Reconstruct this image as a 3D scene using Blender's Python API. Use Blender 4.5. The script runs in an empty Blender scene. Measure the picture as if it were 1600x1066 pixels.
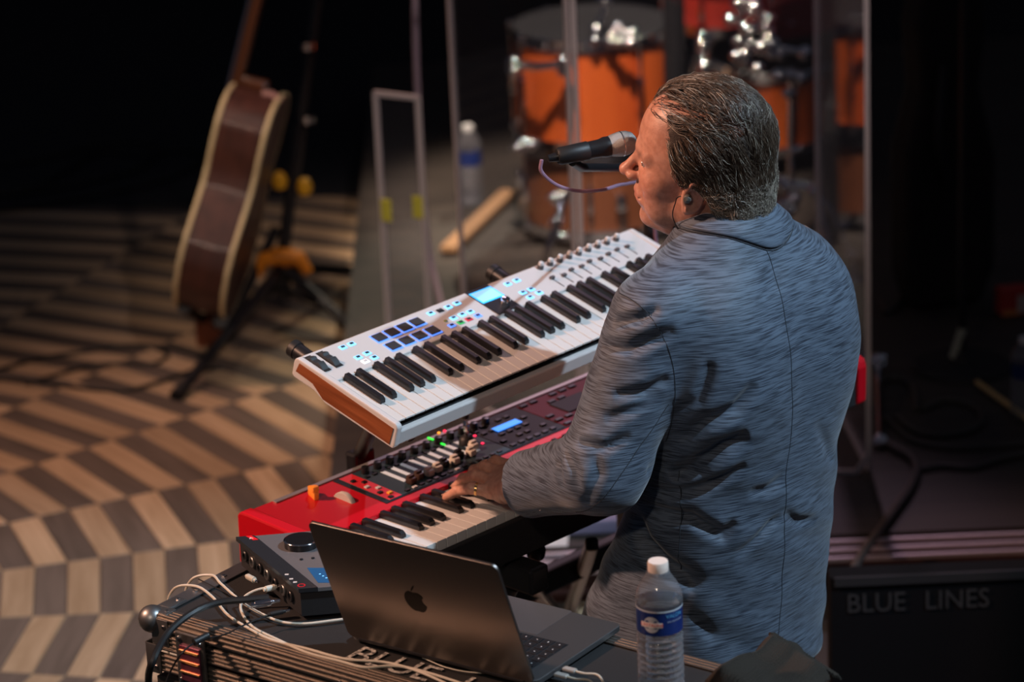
import bpy, bmesh, math, random
import numpy as np
from mathutils import Vector, Matrix, Euler
random.seed(7); rng = np.random.default_rng(7)
SC = bpy.context.scene
COL = SC.collection
rad = math.radians
# ------------------------------------------------------------------ camera
TH, RHO, FPX, CH = rad(19.284), rad(2.51), 5034.0, 3.05
fwd = Vector((0, math.cos(TH), -math.sin(TH)))
r0 = Vector((1, 0, 0)); u0 = Vector((0, math.sin(TH), math.cos(TH)))
rgt = r0*math.cos(RHO) - u0*math.sin(RHO)
upv = u0*math.cos(RHO) + r0*math.sin(RHO)
cam = bpy.data.cameras.new('camera'); camo = bpy.data.objects.new('camera', cam); COL.objects.link(camo)
camo.matrix_world = Matrix.Translation((0, 0, CH)) @ Matrix((rgt, upv, -fwd)).transposed().to_4x4()
cam.sensor_width = 36.0; cam.sensor_fit = 'HORIZONTAL'; cam.lens = FPX/1600*36
cam.clip_start = .1; cam.clip_end = 100
cam.dof.use_dof = True; cam.dof.focus_distance = 5.15; cam.dof.aperture_fstop = 3.4
SC.camera = camo
# ------------------------------------------------------------------ world, exposure
w = bpy.data.worlds.new('world'); SC.world = w; w.use_nodes = True
w.node_tree.nodes['Background'].inputs[0].default_value = (.72, .74, 1, 1)
w.node_tree.nodes['Background'].inputs[1].default_value = .028
SC.view_settings.view_transform = 'Standard'; SC.view_settings.look = 'None'
SC.view_settings.exposure = .45; SC.view_settings.gamma = 1; SC.view_settings.use_curve_mapping = False
# ------------------------------------------------------------------ stage lights, then added fills for guitar, hardware and shield
def spot(name, loc, target, power, color, size=40, blend=.5, radius=.15):
    l = bpy.data.lights.new(name, 'SPOT'); l.energy = power; l.color = color
    l.spot_size = rad(size); l.spot_blend = blend; l.shadow_soft_size = radius
    o = bpy.data.objects.new(name, l); COL.objects.link(o); o.location = loc
    d = Vector(target)-Vector(loc); o.rotation_euler = d.to_track_quat('-Z', 'Y').to_euler()
    return o
spot('cool_stage_spot', (3.95, 3.45, 6.0), (.2, 5.2, 1.1), 1300, (.62, .82, 1.0), 28, .6, .07)
spot('warm_stage_spot', (-4.4, 4.8, 4.5), (-.1, 5.3, 1.3), 1150, (1.0, .54, .36), 27, .7, .10)
spot('front_house_spot', (-2.2, -3.0, 6.5), (-.85, 5.5, .4), 520, (1.0, .78, .60), 22, .9, .25)
spot('drum_spot', (.1, 6.6, 5.6), (.22, 9.2, .72), 2500, (1.0, .78, .62), 15, .6, .08)
spot('pink_backlight', (.9, 11.5, 5.5), (.15, 6.2, .4), 210, (1.0, .66, .86), 22, .6, .1)
spot('floor_spot', (-2.6, 9.6, 6.0), (-.85, 7.35, 0), 640, (1.0, .56, .42), 30, 1.0, .3)
spot('guitar_fill', (-2.6, 5.4, 4.6), (-.85, 8.8, .75), 330, (1.0, .72, .55), 13, .9, .15)  # added fill to brighten the guitar, no lamp known here
spot('glint_backlight', (1.6, 13.2, 6.0), (.25, 9.2, .7), 900, (1.0, .86, .66), 13, .6, .06)  # added behind the kit to put glints on the chrome
spot('shield_fill', (2.4, 1.5, 6.2), (.2, 7.6, 1.05), 420, (1.0, .80, .78), 13, .7, .1)  # added fill to brighten the shield edges and the drums
# ------------------------------------------------------------------ helpers
V = Vector
def ray(u, v): return fwd + rgt*((u-800)/FPX) - upv*((v-533)/FPX)
def atz(u, v, z=0.0):
    d = ray(u, v); return V((0, 0, CH)) + d*((z-CH)/d.z)
def aty(u, v, y):
    d = ray(u, v); return V((0, 0, CH)) + d*(y/d.y)
def C4(c): return (c[0], c[1], c[2], 1) if len(c) == 3 else c
def srgb(h):
    h = h.lstrip('#'); r = []
    for i in (0, 2, 4):
        x = int(h[i:i+2], 16)/255; r.append(x/12.92 if x <= .04045 else ((x+.055)/1.055)**2.4)
    return tuple(r)
MATS = {}
def mat(name, color, rough=.5, metal=0, emit=None, estr=0, trans=0, ior=1.45, coat=0, noise=None, bump=None, alpha=1, spec=None, sss=0):
    """noise=(scale, color2, amount, (sx,sy,sz)), bump=(scale, strength, (sx,sy,sz))"""
    if name in MATS: return MATS[name]
    m = bpy.data.materials.new(name); m.use_nodes = True; nt = m.node_tree; b = nt.nodes['Principled BSDF']
    b.inputs['Base Color'].default_value = C4(color); b.inputs['Roughness'].default_value = rough
    b.inputs['Metallic'].default_value = metal; b.inputs['IOR'].default_value = ior
    b.inputs['Transmission Weight'].default_value = trans; b.inputs['Coat Weight'].default_value = coat
    if spec is not None: b.inputs['Specular IOR Level'].default_value = spec
    if sss: b.inputs['Subsurface Weight'].default_value = sss; b.inputs['Subsurface Radius'].default_value = (.01, .004, .002)
    if emit: b.inputs['Emission Color'].default_value = C4(emit); b.inputs['Emission Strength'].default_value = estr
    tc = nt.nodes.new('ShaderNodeTexCoord')
    def nz(scale, sv, detail=4):
        mp = nt.nodes.new('ShaderNodeMapping'); mp.inputs['Scale'].default_value = sv
        nt.links.new(tc.outputs['Object'], mp.inputs[0]); n = nt.nodes.new('ShaderNodeTexNoise')
        n.inputs['Scale'].default_value = scale; n.inputs['Detail'].default_value = detail
        nt.links.new(mp.outputs[0], n.inputs['Vector']); return n
    if noise:
        n = nz(noise[0], noise[3] if len(noise) > 3 else (1, 1, 1))
        r = nt.nodes.new('ShaderNodeValToRGB'); r.color_ramp.elements[0].position = .5-noise[2]/2; r.color_ramp.elements[1].position = .5+noise[2]/2
        r.color_ramp.elements[0].color = C4(color); r.color_ramp.elements[1].color = C4(noise[1])
        nt.links.new(n.outputs['Fac'], r.inputs[0]); nt.links.new(r.outputs[0], b.inputs['Base Color'])
    if bump:
        n = nz(bump[0], bump[2] if len(bump) > 2 else (1, 1, 1)); bp = nt.nodes.new('ShaderNodeBump')
        bp.inputs['Strength'].default_value = bump[1]; bp.inputs['Distance'].default_value = .002
        nt.links.new(n.outputs['Fac'], bp.inputs['Height']); nt.links.new(bp.outputs[0], b.inputs['Normal'])
    MATS[name] = m; return m
def empty(name, loc=(0, 0, 0), rot=(0, 0, 0), label=None, cat=None, group=None):
    o = bpy.data.objects.new(name, None); COL.objects.link(o); o.location = loc; o.rotation_euler = rot
    o.empty_display_size = .05
    return tag(o, label, cat, group)
def tag(o, label=None, cat=None, group=None, kind=None):
    for k, x in (('label', label), ('category', cat), ('group', group), ('kind', kind)):
        if x: o[k] = x
    return o
def addobj(name, me, m=None, parent=None, loc=None, rot=None, smooth=False, label=None):
    o = bpy.data.objects.new(name, me); COL.objects.link(o)
    if m is not None and len(me.materials) == 0:
        for q in (m if isinstance(m, (list, tuple)) else [m]): me.materials.append(q)
    if parent: o.parent = parent
    if loc is not None: o.location = loc
    if rot is not None: o.rotation_euler = rot
    if smooth:
        me.polygons.foreach_set('use_smooth', [True]*len(me.polygons))
    if label: o['label'] = label
    return o
class MB:
    """collects shapes into one mesh"""
    def __init__(s): s.v = []; s.f = []; s.mi = []; s.cur = 0
    def add(s, vs, fs):
        k = len(s.v); s.v += [tuple(x) for x in vs]; s.f += [tuple(i+k for i in f) for f in fs]; s.mi += [s.cur]*len(fs); return s
    def box(s, c, d, M=None, bev=0):
        x, y, z = d[0]/2, d[1]/2, d[2]/2
        if bev:
            bm = bmesh.new(); bmesh.ops.create_cube(bm, size=1)
            for q in bm.verts: q.co = V((q.co.x*d[0], q.co.y*d[1], q.co.z*d[2]))
            bmesh.ops.bevel(bm, geom=bm.edges[:], offset=min(bev, .49*min(d)), segments=2, affect='EDGES', profile=.5)
            vs = [q.co.copy() for q in bm.verts]; bm.verts.index_update(); fs = [[q.index for q in f.verts] for f in bm.faces]; bm.free()
        else:
            vs = [V((i*x, j*y, k*z)) for i in (-1, 1) for j in (-1, 1) for k in (-1, 1)]
            fs = [(0, 1, 3, 2), (4, 6, 7, 5), (0, 4, 5, 1), (2, 3, 7, 6), (0, 2, 6, 4), (1, 5, 7, 3)]
        vs = [(M @ q if M else q) + V(c) for q in vs]
        return s.add(vs, fs)
    def tube(s, pts, r, n=10, cap=True):
        pts = [V(p) for p in pts]; N = len(pts); rs = r if isinstance(r, (list, tuple)) else [r]*N
        ring = []; t0 = (pts[1]-pts[0]).normalized(); a = t0.orthogonal().normalized()
        for i, p in enumerate(pts):
            t = (pts[min(i+1, N-1)]-pts[max(i-1, 0)]).normalized()
            a = (a - t*a.dot(t)); a = a.normalized() if a.length > 1e-6 else t.orthogonal().normalized(); b = t.cross(a)
            ring.append([p+(a*math.cos(2*math.pi*k/n)+b*math.sin(2*math.pi*k/n))*rs[i] for k in range(n)])
        vs = [q for rr in ring for q in rr]; fs = []
        for i in range(N-1):
            for k in range(n):
                fs.append((i*n+k, i*n+(k+1) % n, (i+1)*n+(k+1) % n, (i+1)*n+k))
        if cap: fs.append(tuple(range(n))[::-1]); fs.append(tuple((N-1)*n+k for k in range(n)))
        return s.add(vs, fs)
    def lathe(s, prof, n=32, c=(0, 0, 0), M=None, cap=True):
        vs = []; fs = []
        for (r, z) in prof:
            for k in range(n):
                q = V((r*math.cos(2*math.pi*k/n), r*math.sin(2*math.pi*k/n), z)); vs.append((M @ q if M else q)+V(c))
        for i in range(len(prof)-1):
            for k in range(n):
                fs.append((i*n+k, i*n+(k+1) % n, (i+1)*n+(k+1) % n, (i+1)*n+k))
        if cap: fs.append(tuple(range(n))[::-1]); fs.append(tuple((len(prof)-1)*n+k for k in range(n)))
        return s.add(vs, fs)
    def prism(s, poly, h0, h1, M=None, c=(0, 0, 0)):
        """poly in xy, extruded in z"""
        n = len(poly); vs = [V((p[0], p[1], h0)) for p in poly]+[V((p[0], p[1], h1)) for p in poly]
        vs = [(M @ q if M else q)+V(c) for q in vs]
        fs = [tuple(range(n))[::-1], tuple(range(n, 2*n))]+[(i, (i+1) % n, n+(i+1) % n, n+i) for i in range(n)]
        return s.add(vs, fs)
    def mesh(s, name='m'):
        me = bpy.data.meshes.new(name); me.from_pydata(s.v, [], s.f); me.update(); return me
    def build(s, name, m=None, parent=None, loc=None, rot=None, smooth=False, label=None, bevel=0, auto=None):
        me = s.mesh(name)
        o = addobj(name, me, m, parent, loc, rot, smooth, label)
        if len(set(s.mi)) > 1: me.polygons.foreach_set('material_index', s.mi)
        bm = bmesh.new(); bm.from_mesh(me); bmesh.ops.recalc_face_normals(bm, faces=bm.faces); bm.to_mesh(me); bm.free()
        if smooth: me.set_sharp_from_angle(angle=rad(auto or 40))
        if bevel:
            md = o.modifiers.new('bevel', 'BEVEL'); md.width = bevel; md.segments = 2; md.limit_method = 'ANGLE'
        return o
def smoothpath(pts, n=8):
    pts = [V(p) for p in pts]; out = []
    P = [pts[0]*2-pts[1]]+pts+[pts[-1]*2-pts[-2]]
    for i in range(1, len(P)-2):
        for k in range(n):
            t = k/n; a, b, c, d = P[i-1:i+3]
            out.append(.5*((2*b)+(c-a)*t+(2*a-5*b+4*c-d)*t*t+(3*b-a-3*c+d)*t**3))
    out.append(pts[-1]); return out
def cable(name, pts, r, m, label, cat='cable', group=None, parent=None, n=8, sm=8):
    o = MB().tube(smoothpath(pts, sm), r, n).build(name, m, parent, smooth=True)
    return tag(o, label, cat if not parent else None, group)
def text_mesh(body, size, extrude=.0002, shear=0, align='LEFT'):
    cu = bpy.data.curves.new('t', 'FONT'); cu.body = body; cu.size = size; cu.extrude = extrude; cu.shear = shear; cu.align_x = align; cu.resolution_u = 3
    o = bpy.data.objects.new('t', cu); COL.objects.link(o); dg = bpy.context.evaluated_depsgraph_get(); dg.update()
    me = bpy.data.meshes.new_from_object(o.evaluated_get(dg)); bpy.data.objects.remove(o); return me
# ------------------------------------------------------------------ sdf meshing (numpy surface nets)
def surf_nets(F, lo, h):
    S = F < 0; nx, ny, nz = F.shape
    cs = np.zeros((nx-1, ny-1, nz-1), np.int8)
    offs = [(i, j, k) for i in (0, 1) for j in (0, 1) for k in (0, 1)]
    for (i, j, k) in offs: cs += S[i:nx-1+i, j:ny-1+j, k:nz-1+k]
    act = (cs > 0) & (cs < 8); idx = -np.ones(act.shape, np.int64); cells = np.argwhere(act); idx[act] = np.arange(len(cells))
    acc = np.zeros((len(cells), 3)); cnt = np.zeros(len(cells))
    for a in offs:
        for ax in range(3):
            if a[ax]: continue
            b = list(a); b[ax] = 1
            fa = F[cells[:, 0]+a[0], cells[:, 1]+a[1], cells[:, 2]+a[2]]; fb = F[cells[:, 0]+b[0], cells[:, 1]+b[1], cells[:, 2]+b[2]]
            m = (fa < 0) != (fb < 0); t = np.zeros(len(fa)); t[m] = fa[m]/(fa[m]-fb[m])
            p = np.array(a, float)[None].repeat(len(cells), 0); p[:, ax] += t; acc[m] += p[m]; cnt[m] += 1
    vs = (cells+acc/cnt[:, None])*h+np.array(lo)
    quads = []
    for ax in range(3):
        sl0 = [slice(1, n-1) for n in F.shape]; sl1 = list(sl0); sl0[ax] = slice(0, F.shape[ax]-1); sl1[ax] = slice(1, F.shape[ax])
        A = S[tuple(sl0)]; B = S[tuple(sl1)]; e = np.argwhere(A != B)
        if not len(e): continue
        fl = A[tuple(e.T)]
        c = e.copy(); o1, o2 = [i for i in range(3) if i != ax]; c[:, o1] += 1; c[:, o2] += 1
        def ci(d1, d2):
            q = c.copy(); q[:, o1] -= d1; q[:, o2] -= d2; return idx[q[:, 0], q[:, 1], q[:, 2]]
        q = np.stack([ci(1, 1), ci(0, 1), ci(0, 0), ci(1, 0)], 1)
        flip = fl if ax != 1 else ~fl
        q[~flip] = q[~flip][:, ::-1]; quads.append(q)
    return vs, np.concatenate(quads)
def np_mesh(name, vs, qs):
    me = bpy.data.meshes.new(name); me.vertices.add(len(vs)); me.vertices.foreach_set('co', np.ascontiguousarray(vs, np.float32).ravel())
    me.loops.add(qs.size); me.loops.foreach_set('vertex_index', np.ascontiguousarray(qs, np.int32).ravel())
    me.polygons.add(len(qs)); me.polygons.foreach_set('loop_start', np.arange(0, qs.size, qs.shape[1], dtype=np.int32))
    me.polygons.foreach_set('use_smooth', np.ones(len(qs), bool)); me.update(calc_edges=True); me.validate(); return me
def grid(lo, hi, h):
    ax = [np.arange(lo[i], hi[i]+h, h, dtype=np.float32) for i in range(3)]
    return np.meshgrid(*ax, indexing='ij')
def smin(a, b, k):
    h = np.clip(.5+.5*(b-a)/k, 0, 1); return b*(1-h)+a*h-k*h*(1-h)
def smax(a, b, k): return -smin(-a, -b, k)
def s_ell(P, c, r):
    x, y, z = [(P[i]-c[i])/r[i] for i in range(3)]; k = np.sqrt(x*x+y*y+z*z)
    g = np.sqrt((x/r[0])**2+(y/r[1])**2+(z/r[2])**2)+1e-9; return k*(k-1)/g
def s_cone(P, a, b, ra, rb):
    a = np.array(a, float); b = np.array(b, float); ba = b-a; L2 = (ba**2).sum()
    t = np.clip(sum((P[i]-a[i])*ba[i] for i in range(3))/L2, 0, 1)
    return np.sqrt(sum((P[i]-a[i]-ba[i]*t)**2 for i in range(3)))-(ra+(rb-ra)*t)
def vnormals(vs, qs):
    n = np.zeros_like(vs); a, b, c, d = [vs[qs[:, i]] for i in range(4)]; fn = np.cross(c-a, d-b)
    for i in range(4): np.add.at(n, qs[:, i], fn)
    return n/(np.linalg.norm(n, axis=1, keepdims=True)+1e-12)
def lap_smooth(vs, qs, it=1, f=.5):
    for _ in range(it):
        s = np.zeros_like(vs); c = np.zeros(len(vs))
        for i in range(4):
            j = (i+1) % 4
            np.add.at(s, qs[:, i], vs[qs[:, j]]); np.add.at(s, qs[:, j], vs[qs[:, i]]); np.add.at(c, qs[:, i], 1); np.add.at(c, qs[:, j], 1)
        vs = vs*(1-f)+f*s/c[:, None]
    return vs
def tube_segdist(Pw, pts):
    """distance and param from points Pw (n,3) to polyline"""
    best = np.full(len(Pw), 1e9); tt = np.zeros(len(Pw)); n = len(pts)-1
    for i in range(n):
        a = np.array(pts[i]); b = np.array(pts[i+1]); ba = b-a; t = np.clip(((Pw-a)@ba)/(ba@ba), 0, 1)
        d = np.linalg.norm(Pw-a-t[:, None]*ba, axis=1); m = d < best; best[m] = d[m]; tt[m] = (i+t[m])/n
    return best, tt
# ------------------------------------------------------------------ materials
def wood_mat(name, c1, c2, rough=.45, scale=1.0, axis='Y', coat=0):
    if name in MATS: return MATS[name]
    m = bpy.data.materials.new(name); m.use_nodes = True; nt = m.node_tree; b = nt.nodes['Principled BSDF']; b.inputs['Roughness'].default_value = rough
    b.inputs['Coat Weight'].default_value = coat
    tc = nt.nodes.new('ShaderNodeTexCoord'); oi = nt.nodes.new('ShaderNodeObjectInfo'); ad = nt.nodes.new('ShaderNodeVectorMath'); ad.operation = 'ADD'
    sc = nt.nodes.new('ShaderNodeVectorMath'); sc.operation = 'SCALE'; cx = nt.nodes.new('ShaderNodeCombineXYZ')
    for i in range(3): nt.links.new(oi.outputs['Random'], cx.inputs[i])
    nt.links.new(cx.outputs[0], sc.inputs[0]); sc.inputs['Scale'].default_value = 37
    nt.links.new(tc.outputs['Object'], ad.inputs[0]); nt.links.new(sc.outputs[0], ad.inputs[1])
    mp = nt.nodes.new('ShaderNodeMapping'); s = {'X': (3, 40, 40), 'Y': (40, 3, 40), 'Z': (40, 40, 3)}[axis]; mp.inputs['Scale'].default_value = [q*scale for q in s]
    nt.links.new(ad.outputs[0], mp.inputs[0]); n = nt.nodes.new('ShaderNodeTexNoise'); n.inputs['Scale'].default_value = 1.0; n.inputs['Detail'].default_value = 6; n.inputs['Distortion'].default_value = .8
    nt.links.new(mp.outputs[0], n.inputs['Vector'])
    r = nt.nodes.new('ShaderNodeValToRGB'); r.color_ramp.elements[0].position = .32; r.color_ramp.elements[1].position = .68
    r.color_ramp.elements[0].color = C4(c1); r.color_ramp.elements[1].color = C4(c2)
    nt.links.new(n.outputs['Fac'], r.inputs[0])
    hs = nt.nodes.new('ShaderNodeHueSaturation'); mr = nt.nodes.new('ShaderNodeMapRange'); mr.inputs['To Min'].default_value = .8; mr.inputs['To Max'].default_value = 1.2
    nt.links.new(oi.outputs['Random'], mr.inputs['Value']); nt.links.new(mr.outputs[0], hs.inputs['Value']); nt.links.new(r.outputs[0], hs.inputs['Color'])
    nt.links.new(hs.outputs[0], b.inputs['Base Color'])
    bp = nt.nodes.new('ShaderNodeBump'); bp.inputs['Strength'].default_value = .15; bp.inputs['Distance'].default_value = .001; nt.links.new(n.outputs['Fac'], bp.inputs['Height']); nt.links.new(bp.outputs[0], b.inputs['Normal'])
    MATS[name] = m; return m
M_oak = wood_mat('light_oak', (.40, .27, .155), (.56, .40, .25), .42)
M_doak = wood_mat('dark_oak', (.10, .078, .06), (.155, .12, .095), .45)
M_base = mat('floor_base', (.03, .025, .02), .7)
M_carpet = mat('black_carpet', (.012, .012, .015), .95, bump=(400, .5))
M_blk = mat('black_metal', (.012, .012, .014), .35, 0)
M_blkm = mat('black_matte', (.010, .010, .012), .7)
M_rub = mat('black_rubber', (.012, .012, .013), .5)
M_chrome = mat('chrome', (.80, .80, .82), .10, 1)
M_alu = mat('aluminium', (.55, .53, .52), .35, 1)
M_deck = wood_mat('riser_deck', (.030, .025, .022), (.055, .045, .037), .6, .5, 'X')
# ------------------------------------------------------------------ setting
floor = tag(MB().box((0, 6.5, -.03), (14, 16, .05)).build('floor', M_base), kind='structure')
RC = V((-2.45, 6.93, 0)); RW = .0787; WA = rad(13.333); ph = .43
cand = []
def PX(P):
    q = V(P)-V((0, 0, CH)); Z = q.dot(fwd); return 800+FPX*q.dot(rgt)/Z, 533-FPX*q.dot(upv)/Z, FPX/Z
for wd in range(-5, 12):
    for k in range(3, 56):
        am = rad(-.5)+WA*(wd+.5); rr = (k+.5+ph)*RW; P = RC+V((math.cos(am), math.sin(am), 0))*rr
        if P.y > 10.25 or P.x > .75 or P.y < 5.2 or (P.x > .3 and P.y < 6.85): continue
        u, v, s = PX(P)
        if u < -1300: continue
        vis = -60 < u < 580 and v < 1110 or (740 < u < 930 and 880 < v < 1000)
        cand.append((not vis, -s*s*(1+rr), wd, k))
cand.sort()
me_cache = {}
def plank_mesh(k, col):
    if (k, col) in me_cache: return me_cache[(k, col)]
    g = .0008; a = (k+ph)*RW+g; b = (k+1+ph)*RW-g; ta = a*math.tan(WA/2)-g; tb = b*math.tan(WA/2)-g; c = .0012
    mb = MB()
    lo = [V((a, -ta, -.005)), V((b, -tb, -.005)), V((b, tb, -.005)), V((a, ta, -.005))]
    mid = [V((q.x, q.y, -c)) for q in lo]; hi = [V((a+c, -ta+c, 0)), V((b-c, -tb+c, 0)), V((b-c, tb-c, 0)), V((a+c, ta-c, 0))]
    fs = [(8, 9, 10, 11)]
    for i in range(4):
        j = (i+1) % 4; fs += [(i, j, 4+j, 4+i), (4+i, 4+j, 8+j, 8+i)]
    mb.add(lo+mid+hi, fs); me = mb.mesh('plank'); me.materials.append(M_oak if col else M_doak); me_cache[(k, col)] = me; return me
rest = {0: MB(), 1: MB()}
for n, (_, _, wd, k) in enumerate(cand):
    col = (k+wd) % 2; am = rad(-.5)+WA*(wd+.5)
    if n < 290:
        o = bpy.data.objects.new('plank', plank_mesh(k, col)); COL.objects.link(o); o.parent = floor; o.location = RC; o.rotation_euler = (0, 0, am)
    else:
        me = plank_mesh(k, col); R = Matrix.Rotation(am, 4, 'Z')
        rest[col].add([R @ q.co+RC for q in me.vertices], [tuple(p.vertices) for p in me.polygons])
mb = MB(); mb.add(rest[0].v, rest[0].f); mb.cur = 1; mb.add(rest[1].v, rest[1].f)
tag(mb.build('parquet', [M_doak, M_oak], floor), kind='stuff')
tag(MB().box((0, 12.3, -.001), (14, 4.1, .008)).build('floor_carpet', M_carpet, floor), kind=None)
tag(MB().box((0, 14.6, 2.2), (14, .2, 4.5)).build('wall_back', mat('black_curtain', (.008, .007, .012), .95, bump=(8, .6, (3, 1, .05)))), kind='structure')
# riser
RZ = .15; RY = 6.82
t = empty('stage_riser', (0, RY, 0), label='low stage riser with dark deck and three silver edge strips behind the man', cat='riser')
MB().box((1.44, 2.3, RZ-.012), (3.8, 4.55, .02)).build('deck', M_deck, t)
MB().box((1.44, .055, RZ/2-.015), (3.8, .02, RZ-.03)).build('skirt', mat('skirt_red', (.085, .035, .03), .6), t)
for i in range(4):
    MB().box((1.44+0, .14+1.4*i, RZ/2-.015), (3.7, .03, RZ-.03)).build('crossbar', M_blkm, t)
for i in range(3):
    MB().box((1.44, -.012-i*.022, RZ-.006-i*.012), (3.8, .010, .014), bev=.003).build('edge_strip', mat('strip_alu', (.80, .70, .74), .45, .85), t)
    MB().box((1.44, -.001-i*.022, RZ-.012-i*.012), (3.8, .014, .006)).build('edge_recess', M_blkm, t)
# ------------------------------------------------------------------ acrylic drum shield
def thin_glass(name, tint=(.92, .93, .96), ior=1.45, rough=.03, haze=0):
    m = bpy.data.materials.new(name); m.use_nodes = True; nt = m.node_tree; nt.nodes.clear()
    o = nt.nodes.new('ShaderNodeOutputMaterial'); mx = nt.nodes.new('ShaderNodeMixShader'); fr = nt.nodes.new('ShaderNodeFresnel'); ge = nt.nodes.new('ShaderNodeNewGeometry'); mi = nt.nodes.new('ShaderNodeMapRange'); mi.inputs['To Min'].default_value = ior; mi.inputs['To Max'].default_value = 1/ior; nt.links.new(ge.outputs['Backfacing'], mi.inputs['Value']); nt.links.new(mi.outputs[0], fr.inputs[0])
    tr = nt.nodes.new('ShaderNodeBsdfTransparent'); tr.inputs[0].default_value = C4(tint); gl = nt.nodes.new('ShaderNodeBsdfGlossy'); gl.inputs['Roughness'].default_value = rough
    nt.links.new(fr.outputs[0], mx.inputs[0]); nt.links.new(tr.outputs[0], mx.inputs[1]); nt.links.new(gl.outputs[0], mx.inputs[2])
    last = mx
    if haze:
        df = nt.nodes.new('ShaderNodeBsdfDiffuse'); df.inputs[0].default_value = (.6, .6, .65, 1); m2 = nt.nodes.new('ShaderNodeMixShader'); m2.inputs[0].default_value = haze
        nt.links.new(mx.outputs[0], m2.inputs[1]); nt.links.new(df.outputs[0], m2.inputs[2]); last = m2
    nt.links.new(last.outputs[0], o.inputs[0]); MATS[name] = m; return m
M_acr = thin_glass('acrylic', haze=.012)
M_edge = mat('acrylic_edge', (.66, .60, .58), .4, spec=.8)
def panel(p0, p1, z0, z1, label, cham=0, th=.009, tabs=()):
    p0 = V((p0[0], p0[1], 0)); p1 = V((p1[0], p1[1], 0)); d = p1-p0; Wd = d.length; a = math.atan2(d.y, d.x)
    t = empty('shield_panel', (p0.x, p0.y, z0), (0, 0, a), label, 'screen', None)
    H = z1-z0; M = Matrix.Rotation(rad(90), 4, 'X')
    poly = [(0, 0), (Wd-cham*.6, 0), (Wd, cham), (Wd, H), (0, H)] if cham else [(0, 0), (Wd, 0), (Wd, H), (0, H)]
    MB().prism(poly, -th/2, th/2, M).build('pane', M_acr, t)
    mb = MB(); n = len(poly)
    for i in range(n):
        q0 = V((poly[i][0], 0, poly[i][1])); q1 = V((poly[(i+1) % n][0], 0, poly[(i+1) % n][1]))
        e = (q1-q0).normalized(); nn = V((e.z, 0, -e.x)); f = [q0+nn*.003, q1+nn*.003, q1-nn*.009, q0-nn*.009]
        vs = [x+V((0, s*(th/2+.0006), 0)) for s in (-1, 1) for x in f]
        mb.add(vs, [(0, 1, 2, 3), (7, 6, 5, 4), (0, 4, 5, 1), (2, 6, 7, 3), (1, 5, 6, 2), (0, 3, 7, 4)])
    mb.build('polished_edge', M_edge, t)
    for (x, z) in tabs:
        MB().box((x, -th/2-.002, z), (.03, .006, .06), bev=.002).build('tape_tab', mat('yellow_tape', (.75, .72, .08), .5), t, label='yellow tape tab')
    return t
pA = V((.172, 7.30, 0)); pB = V((.848, 7.21, 0)); pC = V((-.120, 7.85, 0)); pD = V((.80, 7.92, 0))
panel(pA, pB, RZ, 1.86, 'large clear acrylic panel standing right behind the man, corner cut at its foot', .05)
panel(pC, pA+V((-.012, .012, 0)), RZ, 1.86, 'clear acrylic panel just right of the pale hanging cable, in front of the orange drum')
panel(pB+V((.0, .02, 0)), pD, RZ, 1.86, 'clear acrylic side panel running back from the cut corner panel')
zt = aty(600, 143, 8.05).z
eD = aty(594, 300, 8.05); eE = aty(662, 300, 7.98)
panel((eD.x, 8.05), (eE.x, 7.98), RZ, zt, 'short clear acrylic panel with yellow tape tabs, leftmost of the shield', tabs=((.02, aty(600, 326, 8.05).z-RZ), (.118, aty(672, 320, 8.0).z-RZ)))
# ------------------------------------------------------------------ shared: piano keys
M_red = mat('red_lacquer', (.46, .003, .010), .36, coat=.15)
M_wkey = mat('white_key', (.56, .555, .54), .38)
M_bkey = mat('black_key', (.010, .010, .012), .30)
M_dark = mat('panel_black', (.012, .014, .018), .5, spec=.25)
M_slate = mat('panel_slate', (.022, .042, .054), .5, spec=.25)
M_white = mat('white_plastic', (.54, .53, .53), .42)
M_ivory = mat('ivory_plastic', (.72, .68, .58), .4)
def led(name, c, s): return mat(name, c, .4, emit=c, estr=s*.72)
def bevbox_mesh(name, d, c, bev, m):
    me = MB().box(c, d, bev=bev).mesh(name); me.materials.append(m); return me
def white_key_mesh(p, ln, th, lip=None):
    wdt = p-.0013; mb = MB().box((p/2, ln/2, -th/2), (wdt, ln, th), bev=.0007)
    if lip: mb.box((p*.12, ln/2+.002, -lip/2-.002), (p*.20, ln-.006, lip))
    me = mb.mesh('white_key'); me.materials.append(M_wkey); return me
def black_key_mesh(ln, h=.0115, wb=.0118, wt=.0088):
    vs = []; 
    for (y0, y1, z, w_) in ((0, ln, -.004, wb), (.0012, ln, h*.6, wb*.9), (.0065, ln, h, wt)):
        vs += [(-w_/2, y0, z), (w_/2, y0, z), (w_/2, y1, z), (-w_/2, y1, z)]
    fs = [(8, 9, 10, 11)]
    for a in (0, 4):
        for i in range(4): j = (i+1) % 4; fs.append((a+i, a+j, a+4+j, a+4+i))
    me = MB().add(vs, fs).mesh('black_key'); me.materials.append(M_bkey); return me
def build_keys(parent, nwhite, start, pitch, wl, bl, th, z=0.0, lip=None):
    """start: index of first white in C-major (0=C, 5=A)"""
    wm = white_key_mesh(pitch, wl, th, lip); bmh = black_key_mesh(bl)
    for i in range(nwhite):
        o = bpy.data.objects.new('white_key', wm); COL.objects.link(o); o.parent = parent; o.location = (i*pitch, 0, z)
        nt = (start+i) % 7
        if nt in (0, 1, 3, 4, 5) and i < nwhite-1:
            off = {0: -.0022, 1: .0022, 3: -.003, 4: 0, 5: .003}[nt]
            o = bpy.data.objects.new('black_key', bmh); COL.objects.link(o); o.parent = parent; o.location = ((i+1)*pitch+off, wl-bl, z)
def frame_inv(o):
    bpy.context.view_layer.update(); return o.matrix_world.inverted()
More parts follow.
